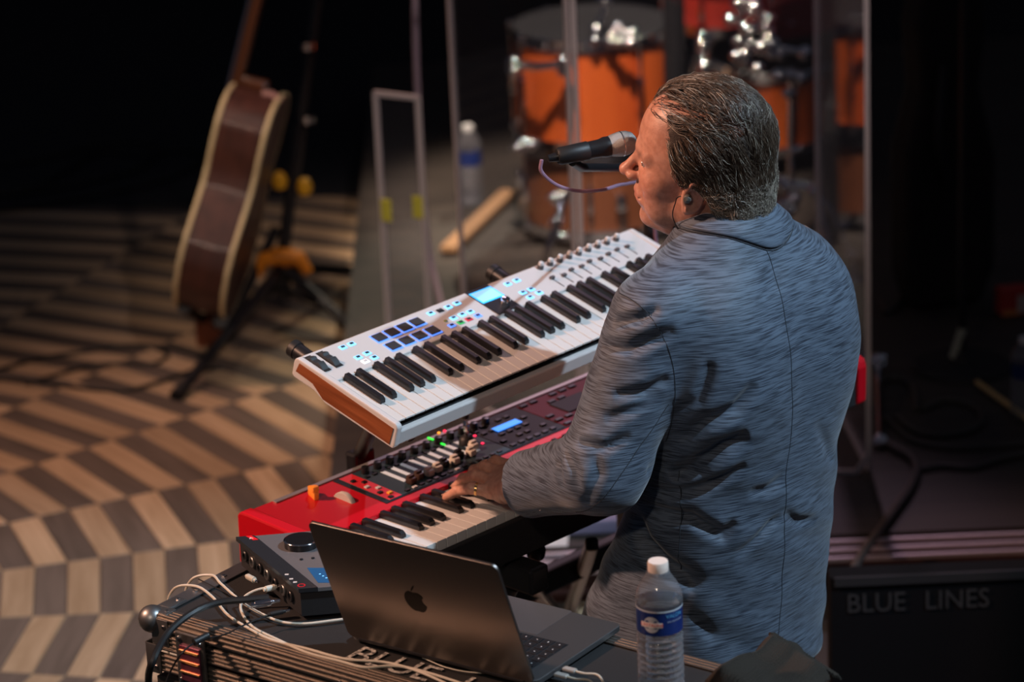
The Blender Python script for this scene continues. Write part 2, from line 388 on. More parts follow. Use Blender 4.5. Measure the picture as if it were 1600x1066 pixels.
def loc_on(o, u, v, z):
    """point of the local plane z of object o that stands under this direction"""
    Mi = frame_inv(o); c = Mi @ V((0, 0, CH)); d = Mi.to_3x3() @ ray(u, v); return c + d*((z-c.z)/d.z)
# ------------------------------------------------------------------ red stage piano
t = empty('stage_piano', (-.221, 4.83, .895), (0, 0, rad(45.6)), 'red stage piano under the man\'s hand, lower of the two keyboards', 'keyboard')
PIANO = t; KZ = .09
def side_poly(): # in (y,z): cheek outline, rounded
    return [(-.014, .004), (-.016, .075), (-.012, .088), (-.002, .094), (.13, .103), (.30, .112), (.318, .112), (.326, .105), (.328, .02), (.322, .0), (.0, 0)]
MX = Matrix(((0, 0, 1), (1, 0, 0), (0, 1, 0))).to_4x4()   # poly (y,z) extruded along x
MB().prism(side_poly(), -.032, -.005, MX).build('cheek', M_red, t, bevel=.004)
MB().prism(side_poly(), 1.227, 1.254, MX).build('cheek', M_red, t, bevel=.004)
MB().prism([(.004, .012), (.004, .062), (.15, .062), (.151, .0975), (.318, .108), (.322, .01)], -.0045, 1.2265, MX).build('body', M_red, t, bevel=.0015)
MB().box((.611, -.004, .037), (1.231, .012, .070), bev=.002).build('key_slip', M_blkm, t, label='black key slip')
MB().box((.611, .155, .006), (1.25, .32, .010)).build('bottom_plate', M_blkm, t)
build_keys(t, 52, 5, .0235, .150, .095, .018, KZ)
# control panel: lies on the sloped top. slope frame
def ptop(y): return .0975+(y-.151)*(.0105/.167)
sl = math.atan(.0105/.167)
def on_panel(name, x, y, d, m, dz=0, parent=None, bev=.0006, rz=0, label=None):
    return MB().box((0, 0, d[2]/2), d, bev=bev if bev and min(d) > 2*bev else 0).build(name, m, parent or t, (x, y, ptop(y)+dz), (sl, 0, rz), label=label)
c1 = loc_on(t, 518, 748, .107); c2 = loc_on(t, 613, 785, .0985); PX0 = (c1.x+c2.x)/2
y0p, y1p = .170, .302
secs = [(PX0, PX0+.30, M_slate), (PX0+.304, PX0+.44, M_dark), (PX0+.445, PX0+.66, mat('panel_wine', (.085, .004, .010), .5, spec=.25)), (PX0+.665, PX0+.93, mat('panel_grey', (.22, .25, .26), .5))]
on_panel('control_panel', PX0+.465, (y0p+y1p)/2, (.95, y1p-y0p, .0012), M_dark, 0, bev=0)
sec_o = []
for (a, b, m) in secs: sec_o.append(on_panel('panel_section', (a+b)/2, (y0p+y1p)/2, (b-a, y1p-y0p-.006, .001), m, .0012, bev=0))
on_panel('rear_rail', .63, .310, (1.18, .010, .0025), mat('rail_grey', (.35, .34, .34), .4, .6), 0)
DZ = .0022
# left strip of buttons (red field)
on_panel('panel_section', PX0+.016, .236, (.03, .124, .0009), mat('panel_red2', (.55, .02, .03), .4), .0016, bev=0)
for i, (yy, m) in enumerate([(.180, M_bkey), (.194, mat('amber_btn', (.9, .45, .05), .4)), (.206, M_bkey), (.222, M_white), (.238, M_white), (.256, M_bkey), (.272, M_bkey)]):
    on_panel('button', PX0+.010+.011*(i % 2), yy, (.009, .007, .003), m, DZ)
# drawbars
caps = ['b', 'b', 'w', 'w', 'k', 'w', 'k', 'w', 'w']
M_brown = mat('brown_cap', (.05, .025, .018), .4)
for i in range(9):
    x = PX0+.075+i*.0225; cy = [.196, .200, .198, .200, .206, .202, .214, .206, .222][i]
    on_panel('drawbar_scale', x, .238, (.0085, .058, .0012), led('lit_scale', (.62, .72, .78), .12), DZ)
    c = caps[i]; m = {'b': M_brown, 'w': M_ivory, 'k': M_bkey}[c]
    o = MB().box((0, 0, .006), (.015, .016, .012), bev=.003).box((0, .002, .013), (.014, .008, .006), bev=.002).build('drawbar', m, t, (x, cy, ptop(cy)+DZ), (sl, 0, 0), smooth=True)
r_ = random.Random(3)
for i in range(14):
    x = PX0+.05+i*.0175
    on_panel('button', x, .180, (.010, .006, .0025), [M_bkey, M_white, M_bkey][i % 3] if i < 8 else M_bkey, DZ)
for i in range(11):
    x = PX0+.05+i*.03; y = .284
    MB().lathe([(.0075, 0), (.0072, .009), (.0062, .0125), (0.0001, .013)], 14, cap=False).build('knob', M_bkey, t, (x, y, ptop(y)+DZ), (sl, 0, 0), smooth=True)
for i in range(16):
    on_panel('button', PX0+.04+i*.018, .268, (.010, .006, .0025), M_bkey, DZ)
# second / third sections
for r in range(5):
    for i in range(6):
        x = PX0+.315+i*.0205; y = .182+r*.024
        if r_.random() < .8: on_panel('button', x, y, (.012, .008, .003), M_bkey, DZ)
disp = on_panel('display_frame', PX0+.535, .236, (.085, .050, .0022), M_dark, DZ)
a = loc_on(t, 772, 676, .104); b = loc_on(t, 812, 661, .104)
on_panel('display', (a.x+b.x)/2, (a.y+b.y)/2, (.062, .018, .001), led('display_blue', (.03, .22, .85), 1.6), DZ+.0022, bev=0, label='lit blue display')
for r in range(6):
    for i in range(8):
        x = PX0+.455+i*.026; y = .180+r*.022
        if abs(x-(PX0+.535)) < .055 and abs(y-.236) < .032: continue
        if r_.random() < .75: on_panel('button', x, y, (.017, .008, .003), M_bkey, DZ)
for r in range(4):
    for i in range(8):
        x = PX0+.675+i*.03; y = .190+r*.028
        on_panel('button', x, y, (.016, .010, .003), [M_dark, M_white, M_slate][(r+i) % 3] if (r, i) != (1, 1) else mat('orange_btn', (.9, .12, .03), .4, emit=(.9, .1, .02), estr=.4), DZ)
for (u, v, c) in [(673, 690, 'g'), (691, 696.5, 'g'), (686, 681, 'o'), (695, 678, 'r'), (742, 683, 'r'), (754, 693, 'r'), (719, 709, 'r')]:
    q = loc_on(t, u, v, .106)
    m = {'g': led('led_green', (.02, .9, .05), 1.6), 'o': led('led_amber', (1, .35, .03), 1.8), 'r': led('led_red', (1, .02, .08), 2.0)}[c]
    d = (.0035, .014, .002) if c == 'g' else (.0045, .0045, .002)
    on_panel('indicator_light', q.x, q.y, d, m, DZ+.001, rz=0)
# pitch stick and wheel
q = loc_on(t, 490, 779, .103)
MB().box((0, 0, .009), (.010, .030, .018), bev=.003).box((.0, -.008, .019), (.013, .013, .014), bev=.004).build('pitch_stick', mat('pitch_wood', (.85, .30, .04), .4), t, (q.x, q.y, ptop(q.y)-.001), (sl, 0, rad(-20)), smooth=True)
q = loc_on(t, 538, 780, .103)
mb = MB(); mb.lathe([(.026, -.005), (.027, -.003), (.027, .003), (.026, .005)], 40, M=Matrix.Rotation(rad(90), 4, 'Y'))
mb.build('modulation_wheel', mat('wheel_stone', (.50, .46, .42), .6), t, (q.x, q.y, ptop(q.y)-.014), (0, 0, 0), smooth=True)
# ------------------------------------------------------------------ white controller keyboard
t = empty('midi_controller', (-.195, 4.922, 1.197), (rad(16.81), 0, rad(47.3)), 'white controller keyboard with walnut side and glowing blue pads, above the red piano', 'keyboard')
CTRL = t
KP = .0235; KW = 36*KP
build_keys(t, 36, 0, KP, .139, .088, .0035, 0, lip=.007)
bodyp = [(-.011, -.040), (-.014, -.036), (-.015, -.012), (-.013, -.009), (-.004, -.010), (-.003, -.022), (.1385, -.022), (.139, .003), (.1405, .004), (.222, .006), (.226, .003), (.227, -.026), (.224, -.030), (.15, -.030), (.11, -.040)]
MB().prism(bodyp, -.0005, KW+.0005, MX).build('chassis', M_white, t, bevel=.001)
MB().box((KW/2, .06, -.019), (KW, .118, .006)).build('key_bed', M_blkm, t)
def cheek(sgn, x0, x1):
    outl = [(-.013, -.041), (-.0165, -.036), (-.0165, 0), (-.013, .0045), (-.008, .006), (.220, .007), (.226, .004), (.228, -.002), (.228, -.027), (.222, -.031), (.175, -.031), (.145, -.041)]
    MB().prism(outl, x0, x1, MX).build('cheek', M_white, t, bevel=.0025)
    M_wal = wood_mat('walnut', (.13, .035, .012), (.26, .08, .03), .35, 1.2, 'Y', .2)
    xo = x0-.0004 if sgn < 0 else x1
    pol = [(-.006, -.036), (-.0085, -.004), (.214, .001), (.219, -.017), (.178, -.019), (.150, -.035)]
    MB().prism(pol, xo-.001, xo+.0014, MX).build('side_panel', M_wal, t, label='walnut side panel')
cheek(-1, -.013, -.0008); cheek(1, KW+.0008, KW+.013)
def kc(x, y, s=3.552, ox=440, oy=420): return loc_on(t, ox+x/s, oy+y/s, .006)
ztop = lambda y: .004+(y-.14)*.0244
def on_top(name, x, y, d, m, dz=0, label=None, bev=.0007, rz=0):
    return MB().box((0, 0, d[2]/2), d, bev=bev if min(d) > 2*bev else 0).build(name, m, t, (x, y, ztop(y)+dz), (0, 0, rz), label=label)
M_pad = mat('pad_rubber', (.03, .032, .036), .5); L_blue = led('pad_glow', (.10, .26, 1.0), 1.25); L_btn = led('button_glow', (.16, .55, 1.0), 1.7)
L_scr = led('screen_glow', (.22, .52, .92), .95)
P0 = kc(543, 383); P1 = kc(750, 298); Q0 = kc(620, 427); Q1 = kc(838, 342)
for row, (A, B) in enumerate(((P0, P1), (Q0, Q1))):
    for i in range(4):
        q = A.lerp(B, i/3)
        on_top('pad_light', q.x, q.y, (.0275, .0245, .0008), L_blue, 0, bev=0)
        on_top('pad', q.x, q.y, (.0225, .0195, .0028), M_pad, .0004)
for (x, y, k) in [(340, 437, 'b'), (388, 418, 'b'), (425, 490, 'b'), (475, 467, 'b'), (465, 511, 'w'), (515, 490, 'b'), (828, 248, 'b'), (880, 232, 'd'), (925, 213, 'b'), (973, 192, 'b'),
                  (955, 272, 'b'), (1003, 253, 'b'), (1048, 237, 'b'), (945, 312, 'p'), (995, 295, 'g'), (1040, 277, 'r'), (1090, 258, 'p'), (1255, 85, 'b'), (1305, 65, 'b'), (1340, 130, 'b'), (1385, 112, 'b'), (1430, 130, 'b'), (1380, 155, 'b')]:
    q = kc(x, y)
    under = {'b': L_btn, 'w': led('button_white', (.9, .92, 1), 1.2), 'd': M_dark, 'p': L_blue, 'g': led('glow_green', (.02, .35, .08), .5), 'r': led('glow_red', (.5, .02, .04), .5)}[k]
    on_top('button_light', q.x, q.y, (.0135, .0098, .0010), under, 0, bev=0)
    on_top('button', q.x+.0006, q.y+.0008, (.0075, .0046, .0016), M_pad if k not in 'w' else M_white, .0006, bev=.0003)
q = kc(910, 288); on_top('button', q.x, q.y, (.006, .004, .0014), mat('olive', (.2, .25, .05), .5))
# display block
c = [kc(1015, 145), kc(1215, 250)]; bx0 = (kc(1015, 145).x+kc(1215, 250).x)/2; bx1 = (kc(1150, 98).x+kc(1345, 210).x)/2
on_top('display_block', (bx0+bx1)/2, .182, (bx1-bx0, .083, .0016), M_dark)
c = kc(1138, 148); on_top('display', c.x, c.y, (.050, .030, .0006), L_scr, .0016, bev=0, label='lit pale blue screen')
on_top('display_glow', c.x, c.y, (.056, .036, .0004), led('screen_rim', (.02, .40, 1.0), 1.4), .0014, bev=0)
c = kc(1240, 190); MB().lathe([(.0085, 0), (.0085, .008), (.0075, .010), (.0001, .0105)], 20, cap=False).build('encoder_knob', M_chrome, t, (c.x, c.y, ztop(c.y)+.0016), smooth=True)
# wheels
for (x, y) in ((195, 525), (262, 500)):
    q = kc(x, y)
    on_top('wheel_slot', q.x, q.y, (.017, .054, .0006), M_blkm, 0, bev=0)
    mb = MB(); prof = [(.030*math.cos(a), .030*math.sin(a)-.018) for a in [rad(d) for d in range(40, 141, 8)]]
    prof = [(q_[0]*1.05, q_[1]-(.004 if abs(i-6) < 2 else 0)) for i, q_ in enumerate(prof)]
    mb.prism(prof, -.0065, .0065, MX); mb.build('wheel', M_pad, t, (q.x, q.y, ztop(q.y)-.003), (0, 0, 0))
# knobs and faders on the right
def k3(x, y): return loc_on(t, 700+x/3.675, 350+y/3.675, .008)
A = k3(530, 250); B = k3(912, 108)
for i in range(9):
    q = A.lerp(B, i/7)
    MB().lathe([(.0062, 0), (.0058, .006), (.0048, .0085), (.0001, .0087)], 16, cap=False).build('knob', mat('knob_dark', (.07, .065, .07), .5), t, (q.x, q.y, ztop(q.y)), smooth=True)
    MB().lathe([(.0052, 0), (.0046, .005), (.0036, .0058), (.0001, .006)], 16, cap=False).build('knob_cap', M_white, t, (q.x, q.y, ztop(q.y)+.0080), smooth=True)
A = k3(608, 312); B = k3(1030, 128)
for i in range(9):
    q = A.lerp(B, i/8)
    on_top('fader_slot', q.x, q.y-.008, (.0022, .036, .0004), M_blkm, 0, bev=0)
    on_top('fader', q.x, q.y+(.004, -.002, .003, 0, .004, -.001, .002, .003, 0)[i], (.010, .006, .005), mat('knob_dark', 0), .0004)
# ------------------------------------------------------------------ keyboard stand
BMW = PIANO
bpy.context.view_layer.update(); PM = PIANO.matrix_world.copy(); CM = CTRL.matrix_world.copy()
t = empty('keyboard_stand', PM @ V((.6, .3, -.895)), (0, 0, rad(45.6)), 'black two-tier stand carrying the red piano and the white keyboard', 'stand')
bpy.context.view_layer.update(); SMi = t.matrix_world.inverted()
def S(p): return SMi @ V(p)
def bar(name, a, b, w_, h_, m=M_blk, parent=None):
    a = V(a); b = V(b); d = b-a; q = d.to_track_quat('X', 'Z').to_matrix().to_4x4()
    return MB().box((0, 0, 0), (d.length, w_, h_), M=None, bev=.006).build(name, m, parent or t, (a+b)/2, q.to_euler())
for x in (.30, 1.0):
    fz = -.895
    bar('lower_arm', S(PM @ V((x, -.058, -.026))), S(PM @ V((x, .38, -.026))), .045, .048)
    bar('post', S(PM @ V((x, .372, fz+.03))), S(PM @ V((x, .372, .11))), .028, .05)
    MB().tube([S(PM @ V((x, .01, -.055))), S(PM @ V((x, .37, fz+.25)))], .014, 12).build('brace', M_blk, t, smooth=True)
    bar('foot', S(PM @ V((x, -.05, fz+.016))), S(PM @ V((x, .52, fz+.016))), .04, .03)
for x in (.075, .58):
    a = CM @ V((x, .02, -.062)); b = CM @ V((x, .300, -.050))
    MB().tube([S(a), S(b)], .0145, 16).build('upper_arm', M_blk, t, smooth=True)
    MB().tube([S(CM @ V((x, .300, -.050))), S(CM @ V((x, .312, -.0495)))], .0160, 16).build('end_cap', M_rub, t, smooth=True)
    pz = PM @ V(({.075: .30, .58: 1.0}[x], .372, .10)); MB().tube([S(CM @ V((x, .10, -.058))), S(pz)], .013, 10).build('riser_tube', M_blk, t, smooth=True)
bar('cross_beam', S(PM @ V((.30, .372, -.30))), S(PM @ V((1.0, .372, -.30))), .03, .05)
# knob and splayed legs in view right of the laptop
K_ = S(atz(838, 862, .84)); bd = (S(PM @ V((.3, -.03, -.04)))-K_)
MB().tube([K_, K_+bd*.75], .010, 12).build('clamp_screw', M_blk, t, smooth=True)
q = (K_-S(PM @ V((.3, .1, -.04)))).normalized()
MB().lathe([(.001, -.012), (.014, -.012), (.0165, -.009), (.0165, .010), (.012, .013), (.001, .013)], 18, cap=False, M=bd.to_track_quat('Z', 'Y').to_matrix().to_4x4()).build('clamp_knob', M_rub, t, K_, smooth=True)
bar('leg', S(aty(800, 868, 5.12)), S(atz(905, 1010, .02)), .024, .026)
bar('leg', S(aty(925, 850, 5.35)), S(atz(880, 985, .02)), .024, .026)
MB().lathe([(.016, 0), (.02, .01), (.02, .05), (.012, .07)], 16).build('foot_cap', M_rub, t, S(atz(893, 1000, .0)), smooth=True)
# small chrome stem standing on the red panel
q = loc_on(PIANO, 729, 694, .106); gw_ = PM @ V((q.x, q.y, ptop(q.y)+.003))
t = empty('gooseneck_stub', gw_, (0, 0, 0), 'short chrome stem with black ball standing on the red piano panel', 'adapter')
MB().lathe([(.0001, 0), (.014, 0), (.013, .010), (.007, .016), (.0001, .017)], 20, cap=False).build('base', M_rub, t, smooth=True)
MB().lathe([(.0035, .014), (.0035, .022), (.0050, .024), (.0050, .040), (.0035, .042), (.0035, .048)], 16).build('stem', M_chrome, t, smooth=True)
MB().lathe([(.0001, .046), (.006, .048), (.0068, .053), (.005, .058), (.0001, .060)], 16, cap=False).build('ball', M_rub, t, smooth=True)
# ------------------------------------------------------------------ flight case
CT = .985
t = empty('flight_case', (-.597, 4.680, 0), (0, 0, rad(-37.5)), 'black flight case with silver ribbed edges carrying the laptop, blue lettering case', 'case')
t['label'] = 'black flight case with ribbed silver edges and ball corner, carrying the laptop and bottle'
CASE = t; CL, CW = 1.25, .312
M_lam = mat('case_laminate', (.014, .014, .015), .65, bump=(900, .35))
M_ext = mat('ribbed_alu', (.33, .30, .27), .45, 1)
M_steel = mat('corner_steel', (.22, .22, .22), .40, .9, bump=(30, .15))
M_rivet = mat('rivet', (.6, .6, .6), .25, 1)
MB().box((CL/2, CW/2, CT-.056/2-.001), (CL-.008, CW-.008, .054)).build('lid', M_lam, t)
MB().box((CL/2, CW/2, .46), (CL-.012, CW-.012, CT-.058-.10)).build('box', M_lam, t)
def extr(name, x0, x1, y, z1, h, n, sgn=-1, parent=None, axis='x'):
    """ribbed band facing -y (sgn -1): n ribs"""
    mb = MB(); mb.box(((x0+x1)/2, y+sgn*-.001, z1-h/2), (x1-x0, .004, h))
    for i in range(n):
        z = z1-h*(i+.5)/n; mb.box(((x0+x1)/2, y+sgn*.0022, z), (x1-x0, .0028, h/n*.34), bev=.0005)
    return mb
for (y, s_) in ((0, -1), (CW, 1)):
    mb = extr('', .02, CL-.02, y, CT+.001, .026, 3, s_); mb.box((CL/2, y-s_*.012, CT+.0008), (CL-.04, .026, .0016)); 
    for i in range(3): mb.box((CL/2, y-s_*(.003+i*.008), CT+.0020), (CL-.04, .003, .0012))
    mb.build('edge_extrusion', M_ext, t)
    mb = extr('', .02, CL-.02, y, CT-.030, .028, 4, s_); mb.build('closure_extrusion', M_ext, t)
    mb = extr('', .02, CL-.02, y, CT-.064, .032, 4, s_); mb.build('closure_extrusion', M_ext, t)
M_ang = mat('angle_steel', (.20, .20, .21), .45, .9, bump=(40, .15))
for x in (0, CL):
    s_ = -1 if x == 0 else 1
    MB().box((x-s_*.014, CW/2, CT+.0010), (.030, CW-.05, .002)).box((x+s_*.001, CW/2, CT-.014), (.002, CW-.05, .03)).build('edge_angle', M_ang, t)
    MB().box((x+s_*.001, CW/2, CT-.05), (.004, CW-.05, .03)).build('closure_extrusion', M_ext, t)
for (x, y) in ((0, 0), (CL, 0), (0, CW), (CL, CW)):
    mb = MB(); sx = 1 if x == 0 else -1; sy = 1 if y == 0 else -1
    mb.lathe([(.0001, .0225)]+[(.0225*math.cos(rad(a)), .0225*math.sin(rad(a))) for a in range(80, -81, -10)]+[(.0001, -.0225)], 24, (x+sx*.006, y+sy*.006, CT-.012), cap=False)
    mb.box((x+sx*.022, y+sy*.016, CT+.0025), (.034, .024, .003), bev=.0012); mb.box((x+sx*.016, y+sy*.045, CT+.0030), (.022, .04, .003), bev=.0012)
    mb.box((x+sx*.030, y-sy*.0035, CT-.026), (.035, .003, .045), bev=.001); mb.box((x-sx*.0035, y+sy*.030, CT-.026), (.003, .035, .045), bev=.001)
    mb.box((x+sx*.012, y-sy*.004, CT-.075), (.030, .003, .05), bev=.001); mb.box((x-sx*.004, y+sy*.012, CT-.075), (.003, .03, .05), bev=.001)
    o = mb.build('ball_corner', M_steel, t, smooth=True)
    rb = MB()
    for (dx, dy, dz, ax) in ((.016, .058, CT+.0046, 2), (.032, .014, CT+.004, 2), (.040, -.006, CT-.015, 1), (.040, -.006, CT-.04, 1), (.018, -.0065, CT-.062, 1), (.018, -.0065, CT-.088, 1), (.026, .0, 0, 9)):
        if ax == 9: continue
        rb.box((x+sx*dx, y+sy*dy, dz), (.006, .006, .003) if ax == 2 else (.006, .003, .006), bev=.0012)
    rb.build('rivet', M_rivet, o)
rb = MB()
for i in range(9): rb.box((.12+i*.14, -.0052, CT-.020), (.006, .003, .006), bev=.0012)
for i in range(4): rb.box((.014, .10+i*.07, CT+.0028), (.007, .007, .002), bev=.0009)
tag(rb.build('rivet_row', M_rivet, t), kind='stuff')
# latch near the corner
lt = MB().box((.098, -.0075, CT-.058), (.060, .006, .092), bev=.002).build('latch', M_steel, t)
M_brass = mat('brass_spring', (.75, .50, .22), .3, 1); M_lp = mat('latch_purple', (.30, .10, .16), .35, .8)
MB().box((.100, -.0125, CT-.062), (.042, .004, .060), bev=.001).build('latch_plate', M_lp, lt)
for i in range(3): MB().tube([(.080, -.016, CT-.040-i*.018), (.120, -.016, CT-.040-i*.018)], .0022, 8).build('latch_spring', M_brass, lt, smooth=True)
for (dx, dz) in ((-.022, .035), (.022, .035), (-.022, -.036), (.022, -.036)):
    MB().lathe([(.0045, 0), (.0040, .003), (.0001, .0038)], 12, cap=False, M=Matrix.Rotation(rad(90), 4, 'X')).build('rivet', M_rivet, lt, (.098+dx, -.0105, CT-.058+dz), smooth=True)
for (x, y) in ((.12, .07), (CL-.12, .07), (.12, CW-.07), (CL-.12, CW-.07)):
    MB().lathe([(.001, -.017), (.045, -.017), (.05, -.012), (.05, .012), (.045, .017), (.001, .017)], 24, cap=False, M=Matrix.Rotation(rad(90), 4, 'X')).box((0, 0, .055), (.08, .07, .02)).build('castor', M_rub, t, (x, y, .05), smooth=True)
bpy.context.view_layer.update(); CMi = t.matrix_world.inverted()
def CP(u, v, z=.0): return CMi @ atz(u, v, CT+z)
M_print = mat('worn_white_print', (.52, .50, .46), .7, noise=(150, (.08, .08, .08), .25))
p = CP(534, 1028)
addobj('lettering', text_mesh('BLUE', .072, .0004), M_print, t, (p.x, p.y, CT+.0006), label='worn white printed word BLUE')
addobj('lettering', text_mesh('LINES', .072, .0004), M_print, t, (p.x+.208, p.y, CT+.0006), label='worn white printed word LINES')
# ------------------------------------------------------------------ laptop
LZ = CT+.003
t = empty('laptop', tuple(atz(548, 1000, LZ)), (0, 0, rad(-35.5)), 'open grey laptop on the flight case, lid turned to the viewer', 'laptop')
LAP = t; LW, LD = .346, .236
M_sg = mat('space_grey', (.22, .20, .185), .38, 1); M_sgm = mat('space_grey_deck', (.17, .17, .175), .42, .85)
def rrect(w_, h_, r, n=6):
    out = []
    for (cx, cy, a0) in ((w_-r, r, -90), (w_-r, h_-r, 0), (r, h_-r, 90), (r, r, 180)):
        for i in range(n+1): a = rad(a0+90*i/n); out.append((cx+r*math.cos(a), cy+r*math.sin(a)))
    return out
MB().prism(rrect(LW, LD, .012), .0012, .0105).build('base', M_sgm, t, bevel=.0012)
for (x, y) in ((.03, .03), (LW-.03, .03), (.03, LD-.03), (LW-.03, LD-.03)): pass
MB().prism([(p_[0]+LW/2-.08, p_[1]+.138) for p_ in rrect(.160, .100, .004)], .0105, .0108).build('trackpad', mat('trackpad', (.24, .24, .245), .3, .8), t)
MB().box((LW/2, .076, .0106), (.286, .112, .0006)).build('keyboard_well', M_blkm, t)
km = bevbox_mesh('key', (.0165, .0160, .0012), (0, 0, 0), .0004, mat('laptop_key', (.012, .012, .014), .45))
kl = MB().box((0, 0, .0007), (.0022, .0022, .0001)).mesh('key_legend'); kl.materials.append(mat('key_legend', (.45, .45, .45), .5))
for r in range(6):
    n = 14; 
    for i in range(n):
        o = bpy.data.objects.new('key', km); COL.objects.link(o); o.parent = t; o.location = (LW/2-.1335+i*.0205, .032+r*.0188-.004, .0115)
        g = bpy.data.objects.new('key_legend', kl); COL.objects.link(g); g.parent = o
MB().tube([(.02, .0, .0075), (LW-.02, 0, .0075)], .0055, 12).build('hinge', M_blk, t, smooth=True)
phi = rad(20.5)
lid = MB().prism(rrect(LW, .235, .012), -.0022, .0022, Matrix.Rotation(rad(90), 4, 'X')).build('lid', M_sg, t, (0, -.002, .009), (phi, 0, 0), bevel=.0008)
MB().box((LW/2, -.0001, .122), (LW-.012, .0006, .226)).build('screen', mat('screen_black', (.01, .01, .012), .15), lid, (0, .0024, 0))
MB().box((LW/2, .0030, .120), (LW-.03, .0004, .205)).build('screen_image', mat('screen_lit', (.1, .12, .15), .2, emit=(.25, .32, .45), estr=.25), lid, (0, 0, 0))
# fruit-shaped logo, mirror black
def logo_poly():
    pts = []
    for i in range(48):
        a = 2*math.pi*i/48; r = 1+.10*math.cos(2*a)*0-.0
        x = math.cos(a)*.92; y = math.sin(a)*1.0
        y -= .16*math.exp(-(x/.28)**2)*(1 if y > 0 else -.7)
        x *= 1+.05*y
        if x > .55 and abs(y-.12) < .52:
            d = math.sqrt(max(0, .42**2-(y-.16)**2)); x = min(x, 1.02-d)
        pts.append((x, y))
    return pts
M_mir = mat('logo_black', (.003, .003, .003), .45, spec=.2)
RX = Matrix.Rotation(rad(90), 4, 'X')
mb = MB(); lg = .0215
mb.prism([(-x*lg if 0 else x*lg, y*lg*1.02) for (x, y) in logo_poly()], .0022, .0027, RX, (LW/2-.008, 0, .117))
leaf = [(0+.10*math.cos(a)*1.0+.16*math.sin(a), .0+.30*math.sin(a)+.04*math.cos(a)) for a in [2*math.pi*i/16 for i in range(16)]]
mb.prism([(x*lg*1.1, (y+1.28)*lg) for (x, y) in leaf], .0022, .0027, RX, (LW/2-.006, 0, .117))
mb.build('logo', M_mir, lid, label='mirror black fruit logo')
M_wc = mat('white_cable', (.50, .47, .40), .5); M_bc = mat('black_cable', (.012, .012, .013), .42)
# ------------------------------------------------------------------ audio interface
IZ = CT+.003
BLp = atz(372, 886, IZ); FLp = atz(470, 969, IZ); H_ = .052
FRd = V((math.cos(rad(6)), math.sin(rad(6)), 0)); 
t = empty('audio_interface', (FLp.x, FLp.y, IZ), (0, 0, 0), 'grey and black desktop audio interface with big knob behind the laptop lid', 'audio interface')
INTF = t; Ld = (BLp-FLp); Ld.z = 0; W_ = .155
def ip(a, b, z=0): return Ld*b+FRd*a+V((0, 0, z))
def iprism(a0, a1, b0, b1, z0, z1): return MB().prism([tuple(ip(a0, b0))[:2], tuple(ip(a1, b0))[:2], tuple(ip(a1, b1))[:2], tuple(ip(a0, b1))[:2]], z0, z1)
iprism(.004, W_-.002, .02, .98, .004, H_-.006).build('housing', M_blkm, t)
iprism(0, .030, 0, 1.0, H_-.006, H_+.001).build('trim_band', mat('intf_black', (.02, .022, .026), .22), t, label='glossy black band')
iprism(.030, W_, 0, 1.0, H_-.006, H_).build('top_plate', mat('intf_grey', (.22, .22, .235), .42, .6), t, label='grey metal top plate')
bpy.context.view_layer.update(); IMi = t.matrix_world.inverted()
def IP(u, v, z=H_): return IMi @ atz(u, v, IZ+z)
q = IP(471, 853)
mb = MB().lathe([(.0275, 0), (.0275, .011), (.0262, .0125), (.0001, .0122)], 48, cap=False); mb.build('volume_knob', mat('knob_gloss', (.02, .02, .022), .12, .6), t, (q.x, q.y, H_), smooth=True)
MB().lathe([(.0277, .0105), (.0283, .0112), (.0277, .0122), (.0262, .0128)], 48, cap=False).build('knob_ring', M_chrome, t, (q.x, q.y, H_), smooth=True)
for (u, v) in ((471, 875), (489, 873)):
    q = IP(u, v); MB().lathe([(.0028, 0), (.0028, .0016), (.0001, .0018)], 14, cap=False).build('button', M_dark, t, (q.x, q.y, H_), smooth=True)
a = IP(480, 889); b = IP(510, 889); c = IP(508, 912)
MB().prism([tuple(IP(480, 888))[:2], tuple(IP(497, 911))[:2], tuple(IP(535, 911))[:2], tuple(IP(525, 888))[:2]], H_, H_+.0006).build('display', led('intf_display', (.01, .07, .18), .30), t, label='blue level display')
for i in range(5):
    A = IP(500+i*5, 898+i*3); MB().box((A.x, A.y, H_+.0009), (.003, .0015, .0004)).build('display_mark', led('mark_blue', (.2, .6, 1), 1.2), t)
MB().prism([tuple(IP(384, 838, H_+.001))[:2], tuple(IP(396, 844.5, H_+.001))[:2], tuple(IP(404, 843.5, H_+.001))[:2], tuple(IP(393, 837.5, H_+.001))[:2]], H_+.001, H_+.0014).build('badge', mat('badge_red', (.65, .01, .02), .4), t, label='red badge')
q = IP(393, 842, H_+.001)
me = text_mesh('A', .010); addobj('badge_mark', me, mat('badge_white', (.8, .7, .7), .5), t, (q.x-.003, q.y-.003, H_+.0015), (0, 0, rad(20)))
q = IP(471, 915, H_+.001)
MB().lathe([(.0048, 0), (.0062, 0), (.0062, .0004), (.0048, .0004), (.0048, 0)], 24, cap=False).build('ring_mark', mat('badge_red', 0), t, (q.x, q.y, H_+.001))
for k_, (u, v) in enumerate(((448, 898), (455, 905), (461, 910))):
    q = IP(u, v, H_+.001); MB().box((q.x, q.y, H_+.0012), (.006, .0045, .0003)).build('print_mark', mat('print_white', (.6, .6, .6), .5), t)
